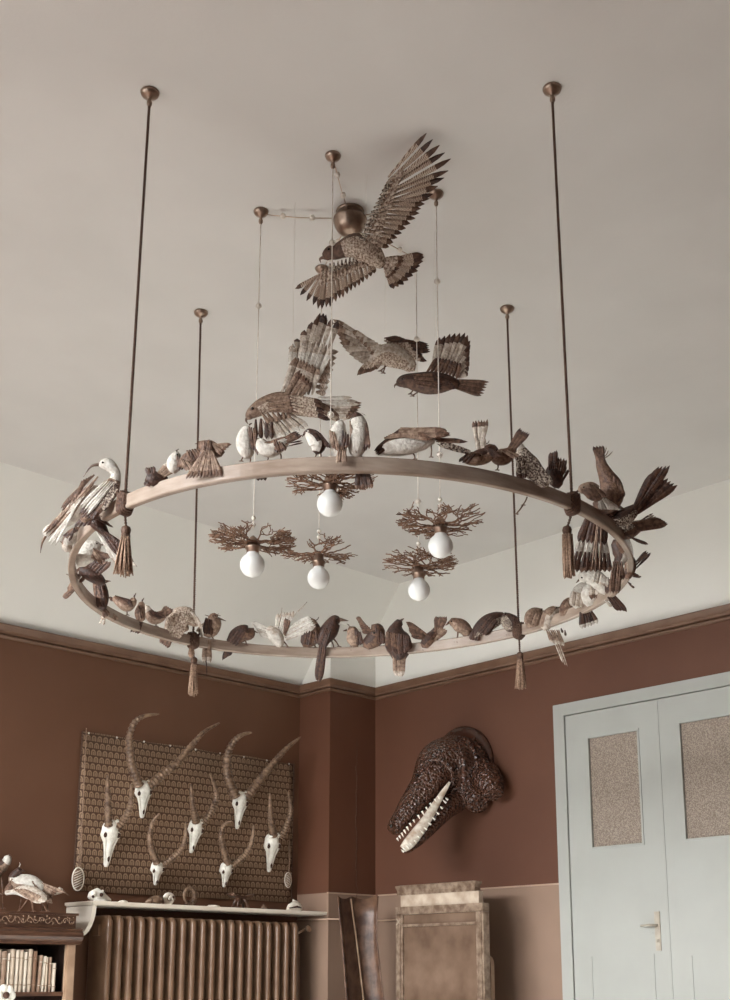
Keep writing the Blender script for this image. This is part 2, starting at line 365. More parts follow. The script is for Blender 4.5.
def wind(mb, i, width, r, turns, bulge=0):
    """cord wound round the hoop's section"""
    p = HP[i]; tg = (HP[(i+1) % 360]-HP[i-1]).normalized(); n = tg.cross(V(0,0,1)).normalized()
    for k in range(turns):
        o = (k/(turns-1)-.5)*width; q = []
        for j in range(16):
            a = 2*PI*j/16; ca, sa = math.cos(a), math.sin(a); e = 1+bulge*(1-abs(o)/(width*.5+1e-6))
            sx_ = (abs(ca)**.5)*(1 if ca > 0 else -1); sz_ = (abs(sa)**.5)*(1 if sa > 0 else -1)
            q.append(p+tg*(o+random.uniform(-.001, .001))+n*sx_*(HT/2+r)*e+V(0,0,1)*sz_*(HH/2+r)*e)
        mb.loop(q, r, 6)
def twisted(mb, a, b, R, pitch, strands=2):
    a = Vector(a); b = Vector(b); t = (b-a); Ln = t.length; t.normalize(); u_ = t.orthogonal().normalized(); w_ = t.cross(u_)
    steps = max(8, int(Ln/pitch*7))
    for s_ in range(strands):
        mb.tube([a+t*(Ln*i/steps)+(u_*math.cos(2*PI*(i/steps*Ln/pitch+s_/strands))+w_*math.sin(2*PI*(i/steps*Ln/pitch+s_/strands)))*R*.55 for i in range(steps+1)], R*.62, 5)
def cap_at(p, r, name='ceiling_cap', parent=None):
    m_ = MB(); m_.lathe(p, [(r*1.1, 0), (r*1.2, -.003), (r*1.1, -.010), (r*.75, -.018), (r*.3, -.023), (r*.2, -.03), (r*.34, -.036), (r*.34, -.044), (r*.2, -.05), (.0005, -.052)], 20)
    return m_.build(name, M_bronze, parent)
CORDS = [((150, 92), (124, 500), (126, 530, 578), .0042, 'front left', 'dark twisted cord at the left front of the hoop, tied beside the white-headed ibis'),
         ((552, 88), (575, 494), (567, 530, 580), .0042, 'fr', 'dark twisted cord at the right front of the hoop, with a long straight tassel'),
         ((201, 312), (193, 640), (194, 660, 697), .0042, 'bl', 'thin dark cord at the left rear of the hoop, ragged tassel against the brown wall'),
         ((507, 308), (521, 633), (520, 655, 690), .0042, 'br', 'thin dark cord at the right rear of the hoop, with a slim tassel')]
for (hx, hy), (kx, ky), (tx, t0, t1), R, _, lab in CORDS:
    top = onz(hx, hy, HC); i, d = hoop_at(kx, ky); p = HP[i]
    root = empty('suspension_cord', top); tag(root, lab, 'cord', 'cords that carry the hoop')
    cap_at(top, .024, 'ceiling_cap', root)
    rb = MB(); twisted(rb, top-V(0,0,.05), p+V(0,0,HH/2+.004), R, .017); rb.build('twisted_rope', M_rope, root)
    kn = MB(); wind(kn, i, .03, .0042, 6, .35)
    n = (p-V(HQ[0], HQ[1], p.z)).normalized()
    for k in range(9):
        a = random.uniform(0, 6.28); kn.loop([p+V(0,0,HH/2*random.uniform(-.5, 1.2))+V(math.cos(2*PI*j/12+a)*.021, math.sin(2*PI*j/12+a)*.021, math.sin(2*PI*j/12*2)*.007) for j in range(12)], .0038, 6)
    kn.build('wound_knot', M_rope, root)
    tw = W(tx, t0, d+.01); tw2 = W(tx, t1, d+.01); tl = (tw.z-tw2.z)
    tb = MB(); sway = V(tw.x, tw.y, 0)
    st = V(tw.x, tw.y, p.z-HH/2)
    twisted(tb, p-V(0,0,HH/2), tw+V(0,0,.004), R*.8, .015); tb.build('tassel_cord', M_rope, root)
    hd = MB(); hd.lathe(tw, [(.004, .012), (.011, .008), (.0135, 0), (.012, -.008), (.0095, -.014)], 14)
    for z_ in (-.014, -.018): hd.loop([tw+V(.0105*math.cos(2*PI*j/12), .0105*math.sin(2*PI*j/12), z_) for j in range(12)], .002, 5)
    hd.build('tassel_head', M_rope, root)
    fr = MB(); bot = .026 if _ == 'front left' else (.017 if _ == 'fr' else .02)
    for k in range(70):
        a = random.uniform(0, 2*PI); q = math.sqrt(random.random()); w0 = (.015 if _ == 'fr' else .0095)*q; w1 = bot*q*random.uniform(.75, 1.1)
        e = -tl*random.uniform(.93, 1.03)
        pp = [tw+V(math.cos(a)*(w0+(w1-w0)*f)+random.uniform(-.001,.001), math.sin(a)*(w0+(w1-w0)*f)+random.uniform(-.001,.001), -.014+(e+.014)*f) for f in (0, .3, .65, 1)]
        fr.tube(pp, [.0019, .0021, .0021, .0016], 5)
    fr.build('tassel_fringe', M_tassel, root)
    if _ == 'bl':
        b_ = MB(); c = W(191.5, 651, d-.01); b_.lathe(c+V(0,0,.03), [(.003, 0), (.005, -.008), (.011, -.028), (.013, -.042), (.009, -.052), (.004, -.056)], 14); b_.build('cord_end_ball', M_tassel, root)

# ------------------------------------------------------------------ pendant lamps
LAMPS = [((333, 155), 504, 13.0, 484, 42, 'frosted globe lamp with twig shade half hidden behind the near side of the hoop'),
         ((261, 211), 565, 12.5, 543, 40, 'frosted globe lamp with coral twig shade, leftmost of the five hanging lamps'),
         ((436, 193), 546, 12.5, 525, 41, 'frosted globe lamp with coral twig shade, rightmost and upper of the pair on the right'),
         ((322, 268), 578, 11.2, 554, 35, 'frosted globe lamp low in the middle, its twig shade touching the leftmost one'),
         ((416, 256), 590, 11.2, 567, 36, 'frosted globe lamp hanging lowest, twig shade in front of the ceiling corner')]
GL = onz(352, 220, HC)
for li, ((hx, hy), by, br, sy, hw, lab) in enumerate(LAMPS):
    top = onz(hx, hy, HC); zb = z_on_line(top.x, top.y, by); d = proj(V(top.x, top.y, zb))[2]
    root = empty('pendant_lamp', top); tag(root, lab, 'lamp', 'pendant lamps inside the hoop')
    cap_at(top, .022, 'ceiling_cap', root)
    bc = V(top.x, top.y, zb); R = br*d/FPX; zs_ = z_on_line(top.x, top.y, sy)
    MB().tube([top-V(0,0,.05), V(top.x, top.y, zs_+.05)], .0019, 6).build('lamp_flex', M_cord, root)
    bl = MB(); pr_ = [(.0005, -R), (R*.12, -R*1.02), (R*.16, -R*.985)]
    pr_ += [(R*math.sin(a), -R*math.cos(a)) for a in [.3, .6, .9, 1.2, 1.5, 1.8, 2.1, 2.35, 2.55]] + [(R*.46, R*.95), (R*.42, R*1.15)]
    bl.lathe(bc, pr_, 24); bl.build('bulb', M_bulb, root)
    so = MB(); z0 = zb+R*1.02; so.lathe(V(top.x, top.y, z0), [(R*.5, 0), (R*.52, .012), (R*.62, .014), (R*.62, .02), (R*.46, .024), (R*.44, .042), (R*.3, .05), (.004, .058)], 18); so.build('lamp_socket', M_bronze, root)
    for k, f in enumerate([(zs_+.062), (zs_+.085)] + [top.z-(top.z-zs_)*q for q in ((.3,) if li % 2 else (.28, .8))]):
        b_ = MB(); rr_ = .008 if k < 2 else .0075
        b_.lathe(V(top.x, top.y, f), [(.002, .008), (rr_*.7, .006), (rr_, 0), (rr_*.7, -.006), (.002, -.008)], 12)
        if k > 1: b_.loop([V(top.x, top.y, f)+RT*(.0095*math.cos(2*PI*j/14))+V(0,0,.0095*math.sin(2*PI*j/14)) for j in range(14)], .0016, 5)
        b_.build('insulator_bead', M_bead, root)
    # coral twig shade
    tw = MB(); HW = hw*d/FPX; rnd = random.Random(li+3); segs = []
    def grow(p, a, r, dist, lev):
        while True:
            st = rnd.uniform(.011, .018); a += rnd.uniform(-.6, .6)
            q = p+V(math.cos(a)*st, math.sin(a)*st, rnd.uniform(-.004, .0045)+(.0016 if dist > HW*.4 else .0))
            r2 = max(r*.94, .0015); tw.tube([p, (p+q)/2+V(rnd.uniform(-.0015,.0015), rnd.uniform(-.0015,.0015), rnd.uniform(-.001,.001)), q], [r, (r+r2)/2, r2], 5)
            dd = V(q.x-top.x, q.y-top.y).length
            if dd > HW*rnd.uniform(.86, 1.06) or lev > 9: return
            if dd < dist-.004: return
            p, r, dist = q, r2, max(dd, dist)
            ta = math.atan2(p.y-top.y, p.x-top.x); da = (a-ta+PI) % (2*PI)-PI; a -= da*.35
            if rnd.random() < .5 and lev < 4: grow(p, a+rnd.choice((-1, 1))*rnd.uniform(.6, 1.15), r*.85, dist, lev+1)
    for k in range(10):
        a = 2*PI*k/10+rnd.uniform(-.15, .15); grow(V(top.x+math.cos(a)*R*.45, top.y+math.sin(a)*R*.45, zs_+rnd.uniform(-.004, .004)), a, .0034, R*.45, 0)
    tw.loop([V(top.x+math.cos(2*PI*j/20)*R*.55, top.y+math.sin(2*PI*j/20)*R*.55, zs_) for j in range(20)], .003, 6)
    sh = tw.build('twig_shade', M_twig, root)

# ceiling junction globe with wires to the five caps
root = empty('ceiling_junction', GL); tag(root, 'round dark metal junction globe on the ceiling partly hidden by the highest bird wing', 'light fitting')
gc = W(350, 221, proj(GL)[2]-.055); gr_ = 16.5*proj(gc)[2]/FPX
g = MB(); g.lathe(gc, [(.0005, -gr_*1.06), (gr_*.1, -gr_*1.03), (gr_*.14, -gr_*.97)]+[(gr_*math.sin(a), -gr_*math.cos(a)) for a in [.3, .6, .9, 1.2, 1.5]]+[(gr_*1.04, 0), (gr_*1.04, gr_*.1), (gr_*.98, gr_*.12), (gr_*.8, gr_*.55), (gr_*.4, gr_*.85), (gr_*.2, gr_*.95)], 28)
g.build('metal_globe', M_bronze, root)
s_ = MB(); s_.lathe(V(gc.x, gc.y, HC), [(.05, 0), (.05, -.006), (.03, -.014), (.008, -.02), (.008, gc.z-HC+gr_*.9)], 18); s_.build('ceiling_rose', M_bronze, root)
for li, ((hx, hy), *_r) in enumerate(LAMPS):
    top = onz(hx, hy, HC); a = top-V(0,0,.012); t = (V(top.x, top.y, 0)-V(gc.x, gc.y, 0)).normalized(); b = gc+t*gr_*.95+V(0,0,.01)
    w_ = MB(); w_.tube([a, (a+b)/2+V(0,0,-.006), b], .0016, 5); c = w_.build('ceiling_wire', M_brass, root)
    for f in (.3, .7):
        q = a.lerp(b, f)-V(0,0,.003); MB().lathe(q, [(.002, .01), (.008, .007), (.01, 0), (.008, -.007), (.002, -.01)], 12).build('insulator_bead', M_bead, c)
kb = W(356, 196, proj(GL)[2]); MB().lathe(kb, [(.004, 0), (.009, -.004), (.012, -.012), (.008, -.02), (.001, -.024)], 12).build('small_knob', M_bronze, root)

# ------------------------------------------------------------------ birds
TOCAM = -FW
def body_sweep(mb, sp, d, back, belly, up=(0, -1), thr=.15, n=12, sub=4, flat=.92, headfrom=None, headmi=None):
    """one continuous skin round a spine of (x, y, radius[, nearer-by px])"""
    pts = [(p[0], p[1], p[2], p[3] if len(p) > 3 else 0) for p in sp]; q = catmull(pts, sub); px = d/FPX
    P_ = [W(a[0], a[1], d)+TOCAM*(a[3]*px) for a in q]; Rr = [max(a[2], .35)*px for a in q]; k = len(P_)
    upv = (RT*up[0]-UP*up[1]).normalized(); vs = []; nr = []
    cap0 = P_[0]-(P_[1]-P_[0]).normalized()*Rr[0]*.6; cap1 = P_[-1]+(P_[-1]-P_[-2]).normalized()*Rr[-1]*.7
    for i, p in enumerate(P_):
        t = (P_[min(i+1, k-1)]-P_[max(i-1, 0)]).normalized(); sd = t.cross(TOCAM)
        sd = sd.normalized() if sd.length > .1 else UP.copy(); ot = sd.cross(t)
        for j in range(n):
            a = 2*PI*j/n; dv = sd*math.cos(a)+ot*math.sin(a)*flat; vs.append(p+dv*Rr[i]); nr.append(dv)
    vs += [cap0, cap1]; fs = []; mi = []
    for i in range(k-1):
        for j in range(n):
            fs.append((i*n+j, i*n+(j+1) % n, (i+1)*n+(j+1) % n, (i+1)*n+j))
            nn = (nr[i*n+j]+nr[i*n+(j+1) % n]).normalized(); b = nn.dot(upv) > thr
            mm_ = back if b else belly
            if headfrom is not None and i >= headfrom*sub: mm_ = headmi
            mi.append(mm_)
    for j in range(n): fs.append((j, k*n, (j+1) % n)); mi.append(mi[0]); fs.append(((k-1)*n+j, (k-1)*n+(j+1) % n, k*n+1)); mi.append(mi[-1-0] if headmi is None else headmi)
    o = len(mb.v); mb.v += vs
    for f, m_ in zip(fs, mi): mb.f.append([a+o for a in f]); mb.mi.append(m_); mb.sm.append(True)
NXT = dict(d='D', b='B', t='T', p='P', w='W', m='m', h='h', r='R', k='d')
PAL = dict(d=F_dark, b=F_brown, t=F_tan, p=F_pale, w=F_white, m=F_mott, h=F_hawk, r=F_bar, k=F_tip, D=F_dark2, B=F_brown2, T=F_tan2, P=F_pale2, W=F_white2, R=F_bar2)
def bird(name, label, sp, pal='bt', at=None, d=None, up=(0, -1), thr=.15, head=None, headpal=None, beak=None, bmat=None, eye=None, legs=(), tail=(), wings=(), crest=(), group='stuffed birds perched round the hoop', wire=None, dshift=0, grad=None):
    """fans: (ax,ay, bx,by, tipax,tipay, tipbx,tipby, count, width px, palette letter, nearer px[, tip letter])"""
    if d is None: d = hoop_at(*(at or (sp[0][0], sp[0][1])))[1]
    d += dshift; px = d/FPX; GY[:] = list(grad) if grad else [0, 0]
    mats = [PAL[pal[0]], PAL[pal[1]], PAL[headpal or pal[0]], M_leg]
    mid = sp[len(sp)//2]; O = W(mid[0], mid[1], d)
    b = MB(); body_sweep(b, sp, d, 0, 1, up, thr, headfrom=head, headmi=2 if head is not None else None)
    for L in legs:
        x0, y0, x1, y1 = L[:4]; p0 = W(x0, y0, d); p1 = W(x1, y1, d)
        b.tube([p0, (p0+p1)/2+RT*px*.6, p1], [.9*px, .7*px, .7*px], 5, 3)
        for tx, ty, tz in ((2.6, .3, .8), (2.2, .5, -1.6), (-2.2, .4, .2), (1.2, .5, 2.4)):
            b.tube([p1, p1+(RT*tx*.6-UP*0+TOCAM*tz*.6)*px, p1+(RT*tx-UP*ty+TOCAM*tz)*px], [.6*px, .5*px, .3*px], 4, 3)
    root = b.build(name, mats, origin=O); tag(root, label, 'bird', group)
    if beak:
        bb = MB(); pts = [(beak[i], beak[i+1], 0, 0) for i in range(0, len(beak)-1, 2)]; r0 = beak[-1]
        q = catmull(pts, 4) if len(pts) > 2 else pts
        off = TOCAM*(sp[-1][3] if len(sp[-1]) > 3 else 0)*px
        bb.tube([W(a[0], a[1], d)+off for a in q], [max(.3, r0*(1-i/(len(q)-1))**.8)*px for i in range(len(q))], 7)
        bb.build('beak', bmat or M_beak, root)
    if eye:
        c = W(eye[0], eye[1], d)+TOCAM*(eye[3]*px); e = MB(); e.ball(c, eye[2]*px, 10); e.build('eye', M_eye, root)
    def fan(F, nm):
        ax, ay, bx, by, tax, tay, tbx, tby, cnt, w, m_, nr = F[:12]; tm = F[12] if len(F) > 12 else m_; f = MB()
        sgn = 1
        for i in range(cnt):
            s_ = i/(cnt-1) if cnt > 1 else .5
            a = W(ax+(bx-ax)*s_, ay+(by-ay)*s_, d)+TOCAM*(nr*px); jit = random.uniform(-.025, .025)
            bow = F[13]*math.sin(PI*s_) if len(F) > 13 else 0
            cxx, cyy = (ax+bx)/2, (ay+by)/2; ex, ey = tax+(tbx-tax)*s_, tay+(tby-tay)*s_
            vx, vy = ex-cxx, ey-cyy; ex += vx*(bow+jit); ey += vy*(bow+jit)
            e = W(ex, ey, d)+TOCAM*((nr-1.2+i*.35)*px)
            f.blade(a, e, w*px*random.uniform(.78, .92), (TOCAM+RT*.35*math.sin(i*2.1)+UP*.25*math.cos(i*1.7)).normalized(), 2 if i % 2 else 0, .28*px, random.uniform(-.03, .03), point=F[14] if len(F) > 14 else 1.3, taper=.7, seg=8, tipmi=(3 if i % 2 else 1), **{})
        f.build(nm, [PAL[m_], PAL[tm], PAL[NXT[m_]], PAL[NXT[tm]]], root)
    for F in tail: fan(F, 'tail_feathers')
    for F in wings: fan(F, 'wing_feathers')
    if crest:
        c = MB()
        for (x0, y0, x1, y1) in crest: c.tube([W(x0, y0, d), W((x0+x1)/2+.8, (y0+y1)/2, d), W(x1, y1, d)+TOCAM*2*px], [.6*px, .5*px, .3*px], 5)
        c.build('crest_plume', PAL[pal[0]], root)
    if wire is not None:
        p = W(wire[0], wire[1], d); MB().tube([p, V(p.x, p.y, HC)], .0004, 4).build('hanging_wire', M_cord, root)
    GY[:] = [0, 0]; return root
SB = 'stuffed_songbird'
# --- near side of the hoop, left to right
bird('stuffed_ibis', 'white-headed ibis with curved dark bill raised beside the left front cord', [(83,521,4),(90,512,8),(100,500,10),(110,489,9.5),(115,480,6),(115.5,473,5),(111,467,6.2),(106.5,464.5,6.6),(101,465,4.2)], 'bt', at=(112,503), head=4, headpal='w',
     beak=(101,464.5,91,466.5,83.5,477,2.0), eye=(104,463.5,1.1,6), wings=[(113,481,121,486,80,516,94,522,7,6,'b',9,'d'),(108,482,116,484,82,508,90,516,5,4,'w',11),(118,482,120,490,98,512,106,512,5,4.5,'m',10)], tail=[(88,512,92,515,74,528,88,526,4,5,'d',2)], legs=[(97,508,99,516)])
bird('stuffed_ibis', 'pale ibis drooping head-down over the left edge of the hoop', [(96,489,7),(86,498,9.5),(76,508,10.5),(66,519,8.5),(58,526,5),(52,528,4.6),(48,531,5),(45.5,535,3)], 'pw', at=(95,520), head=5, headpal='w', dshift=.06,
     beak=(46,535,42,543,40.5,553,1.8), eye=(47.5,531,1,5), wings=[(100,478,92,490,46,533,56,541,5,5,'t',9,'b'),(96,476,84,482,62,510,70,520,6,6,'b',8),(86,498,80,506,50,544,58,546,3,4,'w',10)])
bird(SB, 'small brown and white bird tucked under the drooping ibis outside the hoop', [(83,529,3),(76,533,6),(70,538,6.5),(67,545,5.5),(69,550,4)], 'bw', at=(84,540), head=3, headpal='p', beak=(66,547,60,541,1.1), wings=[(82,530,76,528,64,536,70,542,4,4,'d',6)])
bird(SB, 'dark bird with long tail slanting down behind the left front tassel', [(92,519,6),(98,524,7),(103,530,5),(107,536,3)], 'dd', at=(104,513), tail=[(99,526,104,530,118,556,128,549,5,5,'d',5,'d'),(98,533,104,540,116,563,124,570,4,6,'w',2,'p'),(108,536,112,546,132,560,136,566,3,5,'p',-3)], wings=[(92,517,100,521,110,524,114,528,3,3,'d',6)])
bird(SB, 'fluffy white-breasted bird just inside the left bend of the hoop', [(80,564,6),(84,556,10.5),(91,549,9.5),(98,546,6)], 'pw', at=(78,562), thr=.8, wings=[(92,548,99,552,106,561,112,558,4,6,'b',6,'b'),(84,548,92,545,96,560,104,566,4,5,'t',7)], eye=(98,544,.9,5), beak=(102,545,107,543,1.2))
bird(SB, 'dark bird with spread wings lying flat below the white-breasted one', [(82,569,6),(90,574,7),(98,579,6),(103,583,4)], 'dd', at=(78,580), wings=[(84,570,98,576,96,558,112,562,6,6,'d',4,'b'),(80,568,90,572,74,575,80,583,3,5,'b',3)], beak=(104,583,110,581,1.1), legs=[(100,580,108,581)])
bird(SB, 'small bird on the outer left of the hoop, tail pointing down', [(69,590,3),(74,586,5.2),(76,581,4.8),(73,577,3.6)], 'bb', at=(77,588), head=2, headpal='d', beak=(71,576,66,574,1.1), tail=[(72,588,74,591,62,597,64,599,3,4,'b',0)], legs=[(76,578,81,580)])
bird(SB, 'slim dark bird clinging upright to the inner left of the hoop', [(102,608,4.5),(102,598,7),(100,588,7),(98,580,5),(99,575,3.6)], 'db', at=(96,603), up=(1, 0), beak=(99,573,104,571,1.2), eye=(100,576,.9,3), wings=[(97,586,103,586,99,608,107,606,4,5,'d',6)], tail=[(103,606,105,608,104,618,110,616,3,4,'b',0)])
bird(SB, 'tiny bird hanging beneath the hoop at lower left', [(107,610,3),(105,614,4),(103,618,3)], 'tp', at=(107,611), dshift=.03, tail=[(112,612,114,614,112,622,118,620,3,3,'t',0),(103,617,105,619,99,624,103,625,2,3,'p',0)])
bird(SB, 'brown bird with cocked tail on the lower left of the hoop', [(114,598,3),(120,602,5),(127,606,6),(132,603,4.5),(134,599,3)], 'bt', at=(124,616), beak=(134,597,136,593,1), wings=[(116,596,122,599,133,602,134,607,4,4,'d',5)], legs=[(126,610,127,615)], tail=[(116,599,118,601,108,597,110,600,3,3,'d',0)])
bird(SB, 'tiny upright bird with forked tail dropping below the hoop', [(141,620,4.5),(140,613,5.5),(141,607,4),(142,603,3)], 'tb', at=(141,622), up=(1, 0), beak=(142,601,144,598,1), tail=[(139,622,143,622,131,632,138,634,4,4,'d',3)], wings=[(139,606,142,606,140,619,144,619,3,3,'b',5)])
bird(SB, 'small pale-headed bird with raised tail left of the mottled partridge', [(166,611,3),(161,616,5.5),(154,618,6.5),(148,612,5),(146,607,3.6)], 'bt', at=(156,625), head=3, headpal='p', beak=(145,606,141,605,1), tail=[(160,615,164,618,167,606,173,609,4,5,'b',2)], wings=[(150,611,156,612,160,620,166,618,4,4,'d',6)], legs=[(155,622,156,626)])
bird('stuffed_partridge', 'mottled partridge seen from behind on the lower left of the hoop', [(166,640,3),(171,632,8),(178,622,13),(186,617,11),(192,620,6.5),(197,624,4)], 'ht', at=(178,633), thr=-.3, tail=[(166,632,174,638,161,643,168,648,5,5,'b',6)], wings=[(180,611,190,618,168,634,180,640,7,6,'h',12),(192,612,196,616,200,622,203,630,3,5,'p',8)], beak=(199,625,203,627,1.2))
bird(SB, 'long-tailed bird with ragged crest facing right beside the left rear cord', [(206,634,5),(211,630,7.5),(214,623,7.5),(213,618,5),(216,616,3.6)], 'bt', at=(212,642), beak=(218,618,226,621,1.2), crest=[(212,616,219,614),(211,617,205,615),(214,615,221,616)], wings=[(207,618,212,620,205,634,212,636,4,5,'d',7),(206,622,200,626,197,632,203,638,3,4,'p',6)], tail=[(205,640,211,640,204,663,211,663,4,4,'t',6,'p'),(206,655,207,655,207,676,208,676,1,1.5,'d',6)], eye=(216,616,.8,3), legs=[(212,636,213,641)])
bird(SB, 'plump dark bird with drooping tail, alone left of the white bird', [(231,643,5),(236,637,8),(243,633,8.5),(249,633,7),(252,630,4)], 'db', at=(242,646), tail=[(229,640,235,645,223,660,230,656,5,4,'d',4)], wings=[(236,631,246,632,228,642,236,646,4,5,'d',8)], beak=(254,631,258,633,1), legs=[(245,640,246,645)])
bird('stuffed_bird_of_paradise', 'white bird with spread wings and thin upright plumes on the far side of the hoop', [(280,646,4),(277,638,7),(271,632,6.5),(267,630,4)], 'pw', at=(279,648), wings=[(268,628,275,640,252,623,260,634,7,6,'w',3),(282,632,286,640,310,617,316,626,6,6,'w',3),(276,630,284,632,278,613,294,611,6,5,'w',0,'p')], tail=[(284,634,285,636,286,618,290,620,3,4,'b',4)], crest=[(279,622,282,608),(288,622,297,612),(297,612,307,602)], legs=[(282,640,288,647),(276,642,274,648)], beak=(266,631,262,633,1))
bird(SB, 'dark bird with tan hindneck between the white bird and the long-tailed magpie', [(305,645,5),(309,639,9),(314,632,7.5),(313,625,5.5),(312,620,3)], 'db', at=(311,650), head=3, headpal='t', crest=[(311,620,310,617),(315,621,319,617)], legs=[(306,645,304,650),(314,645,317,650)], wings=[(305,631,312,631,303,645,309,646,4,6,'d',8),(314,632,319,634,316,644,320,644,3,5,'d',7)])
bird('stuffed_magpie', 'black long-tailed bird facing right on the far side of the hoop', [(322,645,5),(324,638,8),(329,631,9),(333,624,7.5),(335.5,620.5,5.8),(339,620,3.6)], 'dd', at=(332,651), beak=(340,619.5,348.5,620.8,2.1), eye=(337,619,1,4), tail=[(320,644,326,645,316.5,680,320,682,4,5.5,'k',7)], legs=[(333,638,339,646.5),(331,640,334,649)], wings=[(325,628,331,631,319,645,325,648,5,6,'d',9)])
bird(SB, 'small open-beaked bird right of the magpie', [(356,645,4.5),(354,639,7.5),(353,633,6),(351,629,4.8)], 'bt', at=(354,651), beak=(347,630,343,631,1.2), crest=[(349,626,347,624)], legs=[(351,645,350,650),(357,645,358,650)], wings=[(355,630,360,632,357,645,362,645,4,5,'d',6)])
bird(SB, 'dark bird with a pale chest spot and one wing lifted to the left', [(366,645,6),(374,639,9),(377,631,8),(374,627,5)], 'db', at=(373,651), wings=[(364,624,374,632,357,617,362,632,6,6,'b',5),(376,628,383,634,378,645,383,644,4,6,'d',8)], beak=(372,634,368,637,1), crest=[(360,621,356,618)], legs=[(369,646,369,651),(378,645,381,650)], eye=(374,633,1.2,8))
bird('stuffed_jay', 'large dark bird seen from behind, pale pointed tail hanging below the hoop', [(399,660,6),(399,650,12),(397,639,13),(396,631,9),(397.5,625,5),(400,622,4)], 'dd', at=(398,653), beak=(401,620.5,404,618.5,1.4), wings=[(387,632,396,634,389,650,399,656,6,8,'b',12,'d'),(399,634,408,636,400,656,409,650,5,8,'d',13)], tail=[(393,655,405,655,396,676,402,677,6,5.5,'t',5,'p')])
bird(SB, 'bird with one broad wing spread left and tail fanned up right', [(424,646,5),(429,640,6.5),(434,634,5),(437,629,3.5)], 'db', at=(430,649), wings=[(426,634,432,640,406,622,411,636,8,6,'b',3,'b')], tail=[(435,632,438,635,436,616,446,617,6,5,'b',3,'b'),(430,638,434,642,441,627,447,630,4,5,'t',4)], legs=[(434,642,435,648),(425,646,422,650)])
bird(SB, 'bird leaning left with pointed bill just right of the wing-spreading one', [(468,636,4),(465,629,6.5),(459,625,7),(454,622.5,5),(451,622,4)], 'bt', at=(460,645), beak=(449,622.5,445.5,625.5,1.4), eye=(451,621.5,.8,4), tail=[(463,628,468,630,468,639,473,637,4,4.5,'b',4)], legs=[(458,631,456,642),(464,633,466,640)], wings=[(457,620,462,621,466,630,472,631,4,4,'b',7)])
bird(SB, 'dark thrush bending forward, white-flecked, left of the right rear cord', [(474,637,4.5),(480,629,7),(488,623,8.5),(496,619,7.5),(501,617,5.5),(504,616,4)], 'dm', at=(484,641), thr=-.1, tail=[(473,631,479,635,470,640,477,641,4,5,'d',4)], wings=[(488,616,496,621,476,632,484,636,5,6,'d',9)], legs=[(484,631,483,638),(489,630,497,635)], beak=(505,616,508,617,1))
bird(SB, 'round black bird with white spots huddled against the right rear knot', [(512,630,6),(511,624,9),(508,619,8),(506,615,4.5)], 'dm', at=(510,634), thr=.1, beak=(504,615,501,618,1.2), eye=(505,614,.9,4), wings=[(510,616,516,618,514,630,519,628,4,5,'d',9)], legs=[(509,630,508,635)])
# --- right bend
bird(SB, 'round fluffy tan bird just right of the right rear cord', [(529,625,6),(533,619,9.5),(537,614,8.5),(540,611,5)], 'tt', at=(534,630), eye=(541,610,.8,4), wings=[(530,612,538,615,526,624,534,627,4,6,'t',9)], beak=(543,611,547,612,1))
bird(SB, 'tan bird with wispy streamers trailing below the right side of the hoop', [(545,628,5),(548,618,7),(552,613,7),(556,609,4.5)], 'tp', at=(551,623), tail=[(546,630,558,630,552,643,563,646,7,4,'t',4,'p'),(553,640,557,640,562,662,567,667,3,1.6,'p',4)], beak=(558,608,562,606,1), eye=(556,608,.8,4))
bird(SB, 'brown bird tucked between the tan bird and the white doves', [(562,614,4),(566,608,6.5),(568,603,5.5),(570,599,3)], 'bt', at=(566,616), beak=(571,597,573,594,1), tail=[(561,628,565,630,563,633,566,636,2,3,'d',0)])
DV = 'stuffed_dove'
bird(DV, 'white dove lowest in the cluster at the right of the hoop', [(576,606,5),(578,599,9),(583,591,9.5),(586,585,6)], 'ww', at=(582,608), eye=(587,583,.9,5), beak=(589,582,592,580,1.1), wings=[(572,592,580,594,570,606,580,608,5,6,'p',9)], tail=[(580,612,590,610,582,629,597,624,6,6,'d',2,'w')])
bird(DV, 'white dove with brown-edged wing, middle of the cluster at the right', [(588,604,5),(590,596,9.5),(594,588,9),(596,583,5.5)], 'ww', at=(594,602), eye=(597,582,.9,5), beak=(594,579,591,576,1.2), wings=[(590,582,600,586,590,600,600,598,5,6,'p',10,'b')])
bird(DV, 'white dove uppermost in the cluster at the right, below the barred tail', [(604,592,5),(602,585,8),(595,578,8.5),(586,576,7.5),(581,579,4.5)], 'ww', at=(608,594), eye=(581,578,.9,5), beak=(579,580,576,583,1.2), wings=[(594,572,606,578,592,583,606,588,5,6,'w',9,'p')])
bird(SB, 'dark bird with white-edged tail poking out below the right bend', [(614,592,6),(611,588,7),(609,582,5)], 'bd', at=(615,592), dshift=.03, tail=[(607,597,612,594,618,611,626,612,4,5,'d',4,'d'),(604,600,607,598,612,607,618,611,2,4,'p',2)])
bird('stuffed_hornbill', 'large bird with huge black tail crossed by a white band, inside the right bend', [(596,520,8),(602,513,10),(609,508,9),(616,507,6)], 'dd', at=(612,528), tail=[(588,512,604,514,577,543,603,546,7,8,'d',6,'d'),(580,536,605,540,573,560,606,560,7,7,'w',4,'w'),(576,552,607,554,571,573,608,573,9,7,'d',7,'b'),(596,512,600,514,590,572,598,572,3,2.6,'t',9,'t')], beak=(619,507,626,510,2), eye=(617,505,1,5))
